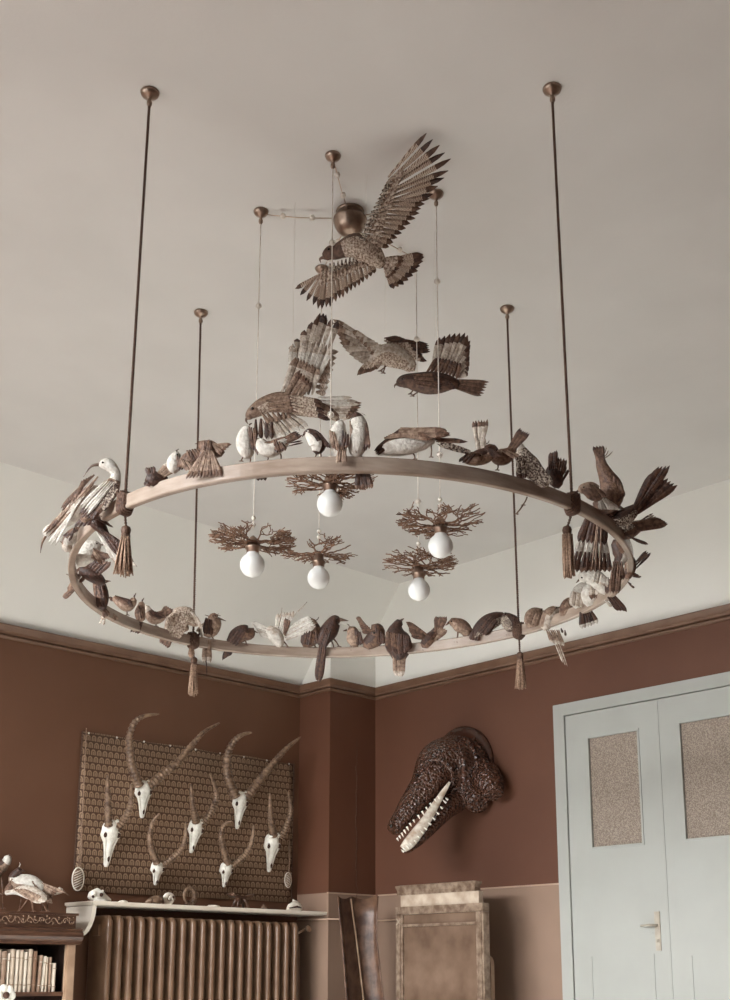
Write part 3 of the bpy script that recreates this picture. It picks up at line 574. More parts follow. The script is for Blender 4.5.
bird(SB, 'brown and white bird hidden inside the right bend of the hoop', [(615,542,5),(620,550,8),(621,558,7),(617,565,4.5)], 'dw', at=(628,552), up=(-1, 0), wings=[(614,540,620,542,622,555,628,552,4,5,'b',8),(612,562,620,562,613,582,622,580,5,5,'b',7,'d')], tail=[(611,568,619,568,609,594,617,594,4,5,'b',8)])
bird('stuffed_coucal', 'dark bird whose long broad tail sweeps up to the right, clear of the hoop', [(612,520,6),(620,519,8.5),(629,514,8),(636,508,5)], 'dm', at=(618,525), thr=-.2, tail=[(632,510,637,514,653,472,676,486,8,8,'d',4,'d'),(632,508,636,512,658,467,668,467,4,7,'d',6,'d')], beak=(609,522,604,524,1.5), eye=(611,517,.9,5))
bird(SB, 'mottled bird with pointed wing reaching right, below the broad dark tail', [(621,535,6),(628,531,8.5),(636,527,7),(643,524,4)], 'mb', at=(626,536), thr=.2, wings=[(630,524,636,532,660,520,666,525,5,7,'b',8,'b'),(638,522,642,525,652,514,655,517,3,2.5,'m',5),(626,536,632,540,640,543,647,545,4,4,'d',6)])
bird(SB, 'thin bird with slim dark feathers spiking out from the far right of the hoop', [(626,556,4.5),(630,562,6),(630,570,5.5),(627,577,4)], 'db', at=(631,566), dshift=.02, tail=[(632,566,635,569,646,551,650,553,3,3.5,'d',3),(630,574,632,577,636,574,641,577,3,3,'d',3),(627,582,629,585,631,585,634,588,2,3,'d',3)])
bird('stuffed_touraco', 'white-bellied bird with dark-tipped tail cocked straight up at the right', [(596,504,6),(604,505,10),(611,497,12.5),(611,486,11.5),(606,475,8),(602,466,6),(600,458,4.6),(597,450,4)], 'bb', at=(604,508), head=0, headpal='b', crest=[(603,456,606,448),(604,457,608,451),(605,458,612,452)], tail=[(599,462,603,462,593,447,602,446,4,5,'b',4,'d')], wings=[(612,478,618,484,615,505,622,498,5,6,'b',10,'d'),(597,500,603,500,600,511,616,511,5,8,'w',11,'w')], legs=[(607,508,611,515)])
bird(SB, 'brown bird with lowered head between the right front knot and the white-bellied bird', [(602,493,4),(597,494,8),(590,490,8.5),(584,489,6),(580,490,4)], 'tb', at=(590,503), wings=[(588,485,594,488,598,500,604,498,4,5,'b',9)], eye=(583,488,.9,5), beak=(578,491,574,493,1.2))
# --- near side, right to left
bird(SB, 'black bird with two ragged wings raised, left of the right front knot', [(558,486,5),(556,480,8),(552,473,7.5),(550,468,4.5)], 'dd', at=(556,484), wings=[(548,472,554,472,550,453,556,451,4,5,'d',5,'d'),(556,476,560,478,558,457,566,460,4,4,'d',4,'d'),(558,478,562,482,564,464,568,470,3,4,'d',4)], tail=[(549,494,552,494,550,501,554,501,2,5,'d',0)], legs=[(556,484,552,494)])
bird('stuffed_speckled_bird', 'black and white speckled bird climbing head-up on the right front of the hoop', [(546,484,6),(538,476,8.5),(530,466,10.5),(524,458,9),(520,450,6.5),(519,445,4.5)], 'mm', at=(534,478), head=4, headpal='w', crest=[(521,443,524,440)], beak=(516,447,512,449,1.3), wings=[(528,457,536,464,540,484,551,486,5,7,'m',11),(516,456,522,460,518,482,524,480,4,6,'m',9,'d')], legs=[(527,497,523,505),(523,505,516,514)])
bird(SB, 'brown bird with feathered tail raised to the right, beside the speckled bird', [(492,457,4),(498,458,7.5),(505,456,8.5),(511,451,5),(515,446,3)], 'bb', at=(501,472), tail=[(508,448,513,452,520,429,529,434,6,4,'b',4,'d')], wings=[(500,452,506,452,514,460,518,458,3,3,'t',9)], legs=[(498,465,497,470)], beak=(490,456,486,455,1.1))
bird(SB, 'dark-headed bird with pale tail spread at the top like a brush', [(472,462,5),(478,458,8),(486,455,8),(491,450,6.5),(495,453,5)], 'dt', at=(484,466), tail=[(476,446,482,446,473,421,487,420,6,5,'p',2,'b'),(478,456,483,456,476,438,484,438,4,5,'p',3,'p')], wings=[(484,448,490,450,496,460,500,458,4,5,'d',8)], beak=(498,454,503,456,1.3), eye=(496,451,.9,5), crest=[(486,444,489,441)])
bird(SB, 'bird with a long striped tail lying along the hoop toward the brush-tailed one', [(464,460,3.5),(470,459,6.5),(476,458,6.5),(481,457,4)], 'bt', at=(470,464), tail=[(470,452,471,456,436,440,437,445,3,4.5,'m',6,'m')], wings=[(468,454,474,455,458,463,466,465,3,4,'d',7)], eye=(480,456,.9,4))
bird('stuffed_gull', 'white-bellied gull stretched flat with grey wings crossed over its tail', [(377,453,3),(385,449,7.5),(396,446,10.5),(410,444,10.5),(423,442,8),(433,439,5)], 'tw', at=(405,460), thr=.45, wings=[(400,430,396,438,446,431,450,437,6,7,'t',9,'b'),(384,440,392,436,424,434,432,441,5,7,'t',10,'b'),(400,430,404,430,374,452,378,456,4,5,'d',6,'d')], tail=[(432,438,436,442,462,440,468,442,3,4,'b',2,'d')], legs=[(431,444,431,457),(413,453,415,459)], head=None)
bird(SB, 'tall white-fronted bird with dark collar, rightmost of the row at the hoop crown', [(356,455,6),(357,447,9.5),(358.5,436,10.5),(359,426,9),(357,418,6.5),(356,414,4)], 'ww', at=(358,460), up=(0, -1), thr=.99, head=4, headpal='d', wings=[(366,424,368,432,364,452,369,450,3,4,'b',7,'d'),(350,422,353,430,352,448,356,454,3,4,'t',7)], crest=[(360,413,366,416)], tail=[(357,470,368,470,357,489,372,488,7,5.5,'d',-4,'b')], legs=[(356,455,355,460),(361,455,362,459)], beak=(354,413,350,414,1.1))
bird(SB, 'brown-winged white bird facing away, tail drooping over the hoop front', [(341,455,5.5),(339,446,8.5),(338,437,9.5),(339,429,7.5),(341,423,5)], 'pw', at=(342,461), thr=.9, wings=[(330,432,334,434,334,450,338,453,3,6,'t',9,'b'),(343,432,348,436,341,454,346,450,3,5,'d',9,'b')], tail=[(339,452,345,452,337,465,346,465,4,4.5,'t',11)], crest=[(337,423,331,425),(342,421,349,417)], legs=[(337,454,336,461)])
bird(SB, 'small round white-breasted bird with black back, alone in the gap of the crown row', [(317,452,5),(318,445,8.5),(314,438,8),(309,434,6),(306,433,4)], 'dw', at=(317,460), up=(.75, -.6), thr=.25, wings=[(314,431,320,434,325,447,331,450,3,3.5,'d',6)], beak=(304,434,302,437,1.1), legs=[(316,452,315,458),(320,452,321,458)], eye=(307,432,.9,4))
bird(SB, 'white-breasted bird with brown tail cocked right, under the low hawk wing', [(288,439,3.5),(281,444,7),(272,449,8.5),(264,448,8),(260,443,6),(258,440,3.5)], 'bw', at=(268,462), thr=.5, tail=[(278,442,283,446,297,432,302,436,4,4,'b',4,'d'),(286,444,287,447,302,441,303,443,2,2.2,'d',3)], wings=[(274,441,282,444,278,454,286,452,4,5,'b',8,'d')], beak=(256,441,253,438,1.1), legs=[(268,456,267,462),(280,452,281,460)])
bird(SB, 'tall white-breasted bird at the left end of the crown row', [(249,456,5.5),(246,449,8.5),(245,440,9),(246,432,6.5),(248,428,4)], 'ww', at=(250,464), wings=[(250,428,256,430,252,450,258,456,4,5,'b',7,'d')], tail=[(257,470,263,470,258,480,265,480,3,5,'d',-3)], legs=[(243,455,241,461),(250,456,250,463)], beak=(249,425,252,423,1.2))
bird('stuffed_fantail', 'brown bird with a big pleated tail fanned over the front of the hoop', [(222,452,5),(216,451,7.5),(209,449,9),(204,446,6.5),(201,443,4)], 'bb', at=(208,472), tail=[(205,452,213,452,187,480,223,478,11,5,'t',9,'b')], wings=[(212,444,216,446,222,456,232,446,5,5,'t',8,'b'),(206,442,212,442,202,458,210,458,4,6,'b',9,'d')], crest=[(203,441,210,440)], beak=(199,443,195,444,1.2))
bird(SB, 'brown bird with fluffed wings left of the pleated tail', [(202,463,4),(196,460,7),(189,460,8),(183,463,5.5),(180,465,3.5)], 'bt', at=(192,475), wings=[(188,452,198,450,194,464,206,462,5,6,'b',9),(182,460,188,462,188,472,196,471,4,5,'t',7)])
bird(SB, 'bright white-breasted little bird with dark nape on the left front of the hoop', [(175,471,5),(174,465,7.5),(175,459,6.5),(177,454,4)], 'ww', at=(178,478), wings=[(178,456,181,459,180,472,186,470,3,5,'b',6,'d')], crest=[(178,453,181,456)], beak=(176,451,179,449,1), eye=(178,455,1,4))
bird(SB, 'dark bird with ragged spread wings, first right of the ibis cord', [(166,478,3.5),(160,479,6.5),(153,479,8),(148,480,5)], 'dd', at=(157,484), wings=[(150,478,156,478,147,468,154,467,4,5,'d',5,'d'),(158,474,164,478,167,464,176,470,5,5,'t',4,'p')], tail=[(148,480,151,484,145,486,149,487,3,4,'d',4)])

# ------------------------------------------------------------------ birds of prey on the wing, hung from fine wires
G2 = 'stuffed hawks in flight above the hoop'
bird('stuffed_hawk', 'large spread-winged hawk with barred fan tail, highest, in front of the metal globe',
  [(383,265,5),(376,258,10),(366,250,14),(354,246,12.5),(343,249,9),(336,252,7.5),(330,253,7),(325,257,4.5)], 'kh', d=4.0, grad=(.0016, 250), up=(-.3,-1), thr=.45, head=4, headpal='k', group=G2,
  beak=(325,257,320,259,321,263,2), eye=(329,251,1.2,6), wire=(366,240),
  wings=[(388,178,390,192,426,134,450,160,5,6.5,'r',2,'k',.04,1.3),(389,194,390,206,448,171,432,195,4,7,'r',2.5,'k',.03,1.3),(388,200,366,240,428,200,389,249,11,7,'r',3,'b',.06,1.1),(386,186,360,242,404,172,378,246,15,6,'h',6,'h',.03),(384,190,358,240,394,182,368,246,13,5,'m',8,'t',0),
         (317,276,324,272,295,289,313,306,4,6,'r',2,'k',.03),(324,272,334,268,318,309,330,308,4,6,'r',2.5,'k',0),(332,268,372,260,336,302,374,275,11,6,'r',3,'b',.05),(322,272,368,258,322,288,366,270,14,5,'h',6,'h',.03),(330,266,366,256,332,278,362,268,10,4.5,'m',8,'t',0)],
  tail=[(382,262,385,268,423,254,394,290,10,8.5,'r',1,'k',.27,.8),(379,260,384,268,404,258,389,280,7,7,'h',3,'b',.2)],
  legs=[(362,258,359,265),(372,262,362,266)])
bird('stuffed_hawk', 'hawk diving left with one dark-tipped wing held straight up, behind the crown row',
  [(338,418,4),(326,412,7),(312,408,9.5),(296,405,10.5),(281,402,10.5),(268,404,9),(258,409,7.8),(251,414,5.6),(248,418,3.2)], 'Th', d=4.02, thr=.1, head=6, headpal='T', group=G2,
  beak=(249,416,246,420,248,424,2.2), eye=(253,410,1.6,7), wire=(292,395),
  wings=[(294,352,312,350,291,346,324,313,6,8,'p',1,'k',.16,.9),(310,352,328,352,320,313,338,321,4,7.5,'p',1.5,'k',0,.9),(308,354,316,392,338,352,326,394,8,8,'r',1,'p',.03,.9),(290,378,314,388,293,344,332,346,9,7.5,'w',3,'p',.03),(282,394,312,396,296,358,318,370,9,8,'p',5,'t',.03),(284,398,300,400,300,372,312,384,6,7,'t',7,'b'),
         (262,420,290,414,272,442,309,428,9,6,'p',3,'w',.05),(256,420,272,418,256,440,272,440,4,6,'d',4,'d'),(262,414,288,412,270,424,290,420,6,6,'t',6,'t'),(274,402,304,412,300,408,330,422,4,6,'b',10,'k'),(266,401,270,414,296,397,300,412,6,6,'t',11,'b'),(290,398,294,412,322,404,326,419,6,6,'h',12,'k')],
  tail=[(322,404,328,416,362,403,352,418,7,6.5,'p',2,'b',.03),(318,398,320,404,352,398,360,405,3,5,'w',3,'p')], legs=[(283,412,278,421),(290,414,276,422)])
bird('stuffed_hawk', 'pale hawk with wings outstretched sideways, partly hidden by the small dark hawk',
  [(371,364,5),(378,358,9),(386,355,11.5),(396,357,11.5),(406,362,9),(412,368,6)], 'ph', d=4.5, up=(0,-1), thr=-.2, group=G2, wire=(386,345),
  wings=[(372,342,378,352,333,319,340,343,6,8,'p',1,'t',.03,.8),(376,346,384,356,340,343,358,362,6,8,'p',2,'p',.04,.8),(368,340,388,350,352,332,374,360,7,8,'p',5,'t'),(386,340,400,352,428,344,430,352,5,5,'b',2,'d'),(384,342,402,356,414,342,426,362,8,6,'h',4,'k'),(384,340,390,344,398,338,408,342,4,4,'k',7,'d')],
  tail=[(378,352,384,360,357,376,374,370,7,6.5,'h',3,'b',.06)], legs=[(385,364,383,373),(388,364,380,371)])
bird('stuffed_kestrel', 'small dark hawk facing left with one fanned wing raised, rightmost of the flying birds',
  [(458,384,4),(450,383,7.5),(440,383,10.5),(428,383,11.5),(416,382,9.5),(408,381,7.5),(402,382,6.2),(398,384,3.5)], 'dk', d=4.22, thr=.2, group=G2, wire=(436,372),
  beak=(398,384,395,385,394.5,388,1.6), eye=(402,380,1,5),
  wings=[(432,370,450,374,440,337,468,335,7,7.5,'p',0,'k',.10,.8),(448,372,458,378,470,341,468,373,7,7,'p',.5,'k',.05,.8),(426,374,456,380,438,358,460,364,9,6,'b',3,'k',.05),(418,378,440,388,448,382,456,390,5,6,'k',9,'d'),(412,377,416,387,438,378,442,392,6,5,'b',11,'d')],
  tail=[(450,380,454,388,489,382,481,396,6,5,'b',1,'b',.02)], legs=[(414,388,410,394),(420,390,412,396)])

# ------------------------------------------------------------------ left wall: woven mat with seven antelope skulls
def LWp(x, y, off): return ony(x, y, -off)
MX0, MX1, MZ0, MZ1 = -2.035, -.470, 1.325, 2.222
mt_ = MB(); nx = 40
for side in (0, 1):
    pass
vs = []; fs = []
for i in range(nx+1):
    x = MX0+(MX1-MX0)*i/nx
    for j, z in enumerate((MZ0, MZ0+.3, MZ0+.6, MZ1)):
        y = -.012-.004*math.sin(i*.6+j)-(.004 if j == 0 else 0); vs.append(V(x+.004*math.sin(j*1.3), y, z+.004*math.sin(i*.45)))
for i in range(nx+1):
    x = MX0+(MX1-MX0)*i/nx
    for j, z in enumerate((MZ0, MZ0+.3, MZ0+.6, MZ1)): vs.append(V(x+.004*math.sin(j*1.3), -.003, z+.004*math.sin(i*.45)))
n4 = (nx+1)*4
for i in range(nx):
    for j in range(3):
        a = i*4+j; fs.append((a, a+4, a+5, a+1)); fs.append((n4+a, n4+a+1, n4+a+5, n4+a+4))
    fs.append((i*4, n4+i*4, n4+i*4+4, i*4+4)); fs.append((i*4+3, i*4+7, n4+i*4+7, n4+i*4+3))
for j in range(3): fs.append((j, j+1, n4+j+1, n4+j)); fs.append((nx*4+j, n4+nx*4+j, n4+nx*4+j+1, nx*4+j+1))
mt_.add(vs, fs, 0, True); wm = mt_.build('woven_wall_mat', M_mat, origin=V(MX0, 0, MZ0))
tag(wm, 'large brown mat woven with rows of small pale arches, hung behind the antelope skulls', 'wall hanging')
for xc in (MX0-.006, MX1+.004):
    b = MB(); twisted(b, V(xc, -.012, MZ0+.02), V(xc+.004, -.012, MZ1), .005, .03); b.build('edge_cord', M_rope, wm)
b = MB()
for k in range(9):
    x = MX0+(MX1-MX0)*(k+.2)/8.4; b.ball((x, -.016, MZ1-.006), .006, 8)
b.build('mat_nails', M_bead, wm)
for (ox, oy, lab) in ((77.5, 879, 'pale oval woven fan with a long cord hanging at the left edge of the mat'), (287.5, 880, 'pale oval woven fan hanging at the right edge of the mat')):
    s_ = 1 if ox < 100 else .75; c = LWp(ox, oy, .03); root = empty('hanging_fan', c); tag(root, lab, 'ornament', 'small fans beside the mat')
    b = MB(); vs = []; ring_ = 16
    for k, (rx, t) in enumerate(((1, 0), (.96, .006), (.5, .010), (.02, .012))):
        for j in range(ring_): a = 2*PI*j/ring_; vs.append(c+V(.035*s_*rx*math.cos(a), -t, .062*s_*rx*math.sin(a)))
    for rx in (.02,):
        for j in range(ring_): a = 2*PI*j/ring_; vs.append(c+V(.035*s_*math.cos(a), .004, .062*s_*math.sin(a)))
    fs = [(k*ring_+j, k*ring_+(j+1) % ring_, (k+1)*ring_+(j+1) % ring_, (k+1)*ring_+j) for k in range(3) for j in range(ring_)]+[tuple(range(3*ring_, 4*ring_))]+[(4*ring_+j, 4*ring_+(j+1) % ring_, (j+1) % ring_, j) for j in range(ring_)]+[tuple(range(5*ring_-1, 4*ring_-1, -1))]
    b.add(vs, fs); b.build('fan_blade', M_tassel, root)
    b = MB()
    for k in range(-3, 4): b.tube([c+V(-.028*s_, -.012, (.014*k-.012)*s_), c+V(0, -.018, (.014*k+.002)*s_), c+V(.028*s_, -.012, (.014*k+.016)*s_)], .0022*s_, 4)
    b.loop([c+V(.036*s_*math.cos(2*PI*j/20), -.006, .063*s_*math.sin(2*PI*j/20)) for j in range(20)], .004*s_, 5); b.build('woven_ribs', M_shell, root)
    b = MB(); up_ = .85 if s_ == 1 else .22
    b.tube([c+V(0, -.006, .06*s_), c+V(.006, -.006, up_*.4), c+V(.0, -.006, up_)], .0032, 5); b.tube([c+V(.008, -.006, .06*s_), c+V(.014, -.006, .16), c+V(.006, -.006, .26)], .0045*s_, 5); b.build('hanging_cord', M_tassel, root)

def skull_mount(lab, cran, nose, w, horns, hr):
    """cran, nose: pixels; w: width px; horns: two lists of pixels from base to tip"""
    dpx = proj(LWp(cran[0], cran[1], .09))[2]/FPX
    c = LWp(cran[0], cran[1], .03); root = empty('antelope_skull', c); tag(root, lab, 'skull', 'horned skulls mounted on the woven mat')
    N_ = 14; vs = []; prof = [(-.10, .30, .6), (-.04, .62, .9), (.06, .80, 1.05), (.16, .86, 1.05), (.26, 1.0, .95), (.33, .86, .85), (.42, .58, .72), (.55, .46, .6), (.7, .38, .48), (.84, .33, .38), (.94, .30, .3), (1.0, .18, .2)]
    A = LWp(cran[0], cran[1], .085); B = LWp(nose[0], nose[1], .045); t = (B-A); Ln = t.length; t.normalize(); sd = t.cross(V(0,-1,0)).normalized(); ot = sd.cross(t)
    if ot.y > 0: ot = -ot
    for f, ww_, dd in prof:
        for j in range(N_):
            a = 2*PI*j/N_; vs.append(A+t*Ln*f+sd*math.cos(a)*ww_*w*.5*dpx+ot*math.sin(a)*dd*w*.42*dpx)
    k = len(prof); fs = [(i*N_+j, i*N_+(j+1) % N_, (i+1)*N_+(j+1) % N_, (i+1)*N_+j) for i in range(k-1) for j in range(N_)]+[tuple(range(N_-1, -1, -1)), tuple(range((k-1)*N_, k*N_))]
    b = MB(); b.add(vs, fs)
    for s_ in (-1, 1):   # brow ridges and cheek bones
        p = A+t*Ln*.25+sd*s_*w*.38*dpx+ot*w*.22*dpx
        b.loop([p+sd*math.cos(2*PI*j/12)*w*.11*dpx+t*math.sin(2*PI*j/12)*w*.15*dpx for j in range(12)], w*.05*dpx, 6)
        b.tube([p+t*w*.12*dpx, A+t*Ln*.52+sd*s_*w*.26*dpx+ot*w*.12*dpx, A+t*Ln*.9+sd*s_*w*.12*dpx+ot*w*.05*dpx], [w*.07*dpx, w*.05*dpx, w*.03*dpx], 6)
        b.tube([A-t*Ln*.02+sd*s_*w*.2*dpx+ot*w*.2*dpx, A-t*Ln*.09+sd*s_*w*.3*dpx+ot*w*.3*dpx], [w*.16*dpx, w*.13*dpx], 8)
    b.tube([A+t*Ln*.86-ot*w*.1*dpx, A+t*Ln*.5-ot*w*.3*dpx, LWp(cran[0], cran[1], .0)+t*Ln*.3], w*.09*dpx, 6)
    sk = b.build('skull_bone', M_bone, root)
    for s_ in (-1, 1):
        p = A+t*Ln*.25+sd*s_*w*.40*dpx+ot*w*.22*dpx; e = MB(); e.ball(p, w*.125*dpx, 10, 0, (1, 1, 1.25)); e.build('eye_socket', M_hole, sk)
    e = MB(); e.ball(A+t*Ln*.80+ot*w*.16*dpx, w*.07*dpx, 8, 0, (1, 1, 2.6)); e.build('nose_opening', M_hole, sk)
    for hs in horns:
        q = catmull([(p[0], p[1], .11+.12*i/(len(hs)-1)) for i, p in enumerate(hs)], 18); P_ = [LWp(a[0], a[1], a[2]) for a in q]
        L_ = len(P_); acc = 0; rad = []
        for i in range(L_):
            if i: acc += (P_[i]-P_[i-1]).length
            f = i/(L_-1); base = hr*dpx*(1-f)**.62+.5*dpx; amp = .16 if f < .78 else 0
            rad.append(base*(1+amp*math.sin(acc/(.0175*hr/3.4)*2*PI)))
        h = MB(); h.tube(P_, rad, 10); h.build('horn', M_horn, root)
SK = [
 ('skull with the widest horns, top left of the mat, left horn tip bent far right', (142.5,784), (142,818), 17, [[(139,786),(133,770),(129.8,752),(129.4,736),(135,722),(145,716),(159,714)], [(149,786),(163,774),(178,762),(192,745),(204,732),(219.5,723)]], 4.4),
 ('skull high on the right of the mat, one long straight horn reaching past its edge', (240,795), (237,829), 16, [[(235.5,797),(229,780),(226.8,764),(229,750),(235,740),(243,734.5),(252,732.5)], [(247,797),(260,780),(273.7,763),(287,748),(300.7,737)]], 4.4),
 ('skull with long white face and upright horns, leftmost on the mat', (110.5,824), (106,867), 19, [[(108.5,826),(108,812),(107.8,797),(107.6,786),(107.4,775.5)], [(117,828),(124.5,819),(129.8,808),(131.3,796),(131,784)]], 3.6),
 ('skull in the middle of the mat with one upright and one curved horn', (196,822), (191,853), 16, [[(196,822),(193.8,812),(191.8,798),(191,784)], [(203,823),(210,813),(215,803),(216.3,793),(214,783),(210,774)]], 3.4),
 ('small skull low between the leftmost and the middle one, horns in a wide open curve', (157,864), (155.4,885), 14, [[(157,863),(152.5,852),(150,840),(150.6,829),(154,820),(160,813.5)], [(163,865),(174,856.5),(182,848),(185.5,836),(186,822)]], 3.2),
 ('small skull lowest on the right half of the mat, horns forming a lyre shape', (226,865), (224,887), 14, [[(228,864),(224,852),(221.5,839),(222,829),(226,823),(232,821)], [(232,866),(242,858),(249,849),(252.6,837),(253.5,825)]], 3.2),
 ('skull nearest the right edge of the mat, right horn bowed outward', (272,837), (269,872), 17, [[(273.5,836),(271.5,824),(270.3,810),(270,793)], [(280,838),(286,827),(290,815),(290.5,803),(288,792)]], 3.6),
]
for a in SK: skull_mount(*a)

# ------------------------------------------------------------------ shelf and radiator
SX0, SX1 = -2.073, -PX_-.002
root = empty('radiator_shelf', V((SX0+SX1)/2, 0, 1.24)); tag(root, 'long pale painted shelf over the radiator with one curved bracket', 'shelf')
b = MB(); b.box((SX0, -.285, 1.238), (SX1, -.001, 1.258)); b.box((SX0-.008, -.292, 1.243), (SX1, -.284, 1.258)); b.box((SX0-.008, -.284, 1.243), (SX0-.001, -.001, 1.258)); b.build('shelf_board', M_shelf, root)
def bracket(x0, x1):
    pr_ = [(-.001, 1.235), (-.27, 1.235)]+[(-.27+.16*(1-math.cos(q*PI/2))**1.0, 1.235-.165*math.sin(q*PI/2)) for q in (.15, .3, .45, .6, .75, .9, 1)]+[(-.001, 1.05)]
    b = MB(); n = len(pr_); b.add([(x0, y, z) for y, z in pr_]+[(x1, y, z) for y, z in pr_], [(i, (i+1) % n, n+(i+1) % n, n+i) for i in range(n)]+[tuple(range(n-1, -1, -1)), tuple(range(n, 2*n))], 0, False)
    return b.build('shelf_bracket', M_shelf, root)
bracket(SX0+.004, SX0+.03)
RX0 = ony(104, 950, -.25).x; RX1 = ony(301, 950, -.25).x; NS = 20
root = empty('radiator', V((RX0+RX1)/2, -.15, 0)); tag(root, 'large brown cast-iron column radiator standing under the pale shelf', 'radiator')
pitch = (RX1-RX0)/NS
def rsec(xc):
    b = MB(); wd = pitch*.26; y0, y1, z0, z1 = -.25, -.05, .1, 1.19; r = .035; pr_ = []
    for (cy, cz, a0) in ((y1-r, z1-r, 0), (y0+r, z1-r, 90), (y0+r, z0+r, 180), (y1-r, z0+r, 270)):
        for k in range(5): a = math.radians(a0+k*22.5); pr_.append((cy+r*math.cos(a), cz+r*math.sin(a)))
    n = len(pr_); cy, cz = (y0+y1)/2, (z0+z1)/2; vs = []
    for dx, ins in ((-wd, .016), (-wd*.8, .006), (-wd*.35, 0), (wd*.35, 0), (wd*.8, .006), (wd, .016)):
        for y, z in pr_:
            vs.append((xc+dx, y+(ins if y < cy else -ins), z+(ins if z < cz else -ins)))
    fs = [(i*n+j, i*n+(j+1) % n, (i+1)*n+(j+1) % n, (i+1)*n+j) for i in range(5) for j in range(n)]+[tuple(range(n-1, -1, -1)), tuple(range(5*n, 6*n))]
    b.add(vs, fs); b.box((xc-pitch*.5, -.18, 1.08), (xc+pitch*.5, -.12, 1.14)); b.box((xc-pitch*.5, -.18, .16), (xc+pitch*.5, -.12, .22))
    b.box((xc-wd*.7, -.2, 0), (xc+wd*.7, -.1, .12)) if False else None
    return b.build('radiator_section', M_rad, root)
for k in range(NS): rsec(RX0+pitch*(k+.5))
b = MB()
for xk in (RX0+pitch*.5, RX1-pitch*.5): b.lathe((xk, -.22, 0), [(.022, 0), (.016, .03), (.016, .12)], 10); b.lathe((xk, -.08, 0), [(.022, 0), (.016, .03), (.016, .12)], 10)
b.build('radiator_feet', M_rad, root)
b = MB(); b.tube([(RX1-.01, -.15, 1.11), (RX1+.05, -.15, 1.11), (RX1+.06, -.15, 1.0), (RX1+.06, -.15, .02)], .013, 10); b.build('supply_pipe', M_rad, root)
v_ = W(307.5, 929, proj(V(RX1+.03, -.15, 1.15))[2]); b = MB(); b.lathe(v_, [(.004, -.03), (.008, -.028), (.008, 0), (.02, .003), (.022, .009), (.018, .014), (.004, .016)], 12, axis=V(0,-1,.25)); b.tube([v_+V(0,.02,0), (RX1+.03, -.15, 1.115)], .007, 8); b.build('valve_wheel', M_brass, root)
b = MB(); zz = 1.215
b.tube([(-PX_-.012, -.02, zz), (-PX_-.012, -PY_-.012, zz), (-.012, -PY_-.012, zz), (-.012, -.75, zz)], .0065, 8)
pp = b.build('wall_pipe', M_line); tag(pp, 'thin pale pipe running level around the corner pier behind the leather panel', 'pipe')
b = MB(); rw_ = random.Random(5); pts = []
for k in range(33):
    py = 738+k*5; pts.append(ony(356.5+rw_.uniform(-.8, .8), py, -PY_-.004))
b.tube(pts, .0013, 4)
ww_ = b.build('wall_wire', M_rope)
for k in range(6, 33, 2): MB().ball(pts[k], rw_.uniform(.003, .006), 6, 0, (1, .6, 1.6)).build('wire_knot', M_rope, ww_)
tag(ww_, 'thin knotted dark wire running down the front of the corner pier', 'wire')

# ------------------------------------------------------------------ things on the shelf
ZS = 1.258
def on_shelf(x, yo=.16): p = ony(x, 905, -yo); return V(p.x, -yo, ZS)
PXM = proj(V(-1.3, -.16, 1.27))[2]/FPX
p = on_shelf(98.5); root = empty('small_skull', p); tag(root, 'small pale animal skull on the shelf at its left end, below the leftmost horned skull', 'skull')
b = MB(); b.tube([p+V(-.06,0,.022), p+V(-.045,0,.035), p+V(-.015,0,.045), p+V(.02,0,.034), p+V(.055,.0,.02), p+V(.075,0,.014)], [.014,.026,.034,.024,.014,.007], 12); b.tube([p+V(-.04,-.02,.014), p+V(.02,-.025,.010), p+V(.06,-.01,.009)], [.012,.009,.006], 8); b.tube([p+V(-.035,-.02,.04), p+V(-.05,-.03,.06)], [.014,.006], 6); b.tube([p+V(0,-.02,.05), p+V(.01,-.028,.066)], [.012,.005], 6)
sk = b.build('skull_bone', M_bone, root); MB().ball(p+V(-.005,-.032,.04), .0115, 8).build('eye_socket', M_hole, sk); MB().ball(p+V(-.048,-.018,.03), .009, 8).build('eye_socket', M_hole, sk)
for x, w_, lab in ((123, .05, 'small flat pale stone right of the small skull on the shelf'), (213.5, .075, 'flat pale shell fragment between the coiled horn and the carved headrest')):
    p = on_shelf(x, .2); b = MB(); b.lathe(p, [(.004, .001), (w_*.5, .001), (w_*.55, .006), (w_*.42, .013), (w_*.15, .016), (.002, .016)], 16); o = b.build('flat_stone', M_shell, origin=p); tag(o, lab, 'stone')
    for v_ in o.data.vertices: v_.co.x *= 1.1; v_.co.y *= .7
p = on_shelf(156.5); b = MB(); b.tube([p+V(-.075,0,.012), p+V(-.05,0,.022), p+V(-.02,-.01,.03), p+V(.01,-.01,.03), p+V(.03,0,.02)], [.006,.016,.026,.028,.014], 12); o = b.build('brown_shell', M_horn, origin=p); tag(o, 'pointed brown shell lying left of a white one on the shelf', 'shell')
b = MB()
for k in range(5): b.loop([p+V(-.045+.017*k,-.006,.024)+V(0,(.017+.003*k)*math.cos(2*PI*j/12),(.017+.003*k)*math.sin(2*PI*j/12)) for j in range(12)], .0022, 5)
b.build('shell_ridges', M_hole, o)
p = on_shelf(167.5, .14); b = MB(); pts = []; rr_ = []
for k in range(26): a = k*.42; R_ = .034*(1-k/34); pts.append(p+V(R_*math.cos(a), -.0014*k, .036+R_*math.sin(a)*.9)); rr_.append(.017*(1-k/32))
b.tube(pts, rr_, 10); o = b.build('white_shell', M_shell, origin=p); tag(o, 'white coiled shell on the shelf just left of the ringed horn', 'shell')
MB().ball(p+V(.018,-.03,.05), .008, 8).build('shell_opening', M_hole, o)
p = on_shelf(188, .15); b = MB(); pts = []; rr_ = []
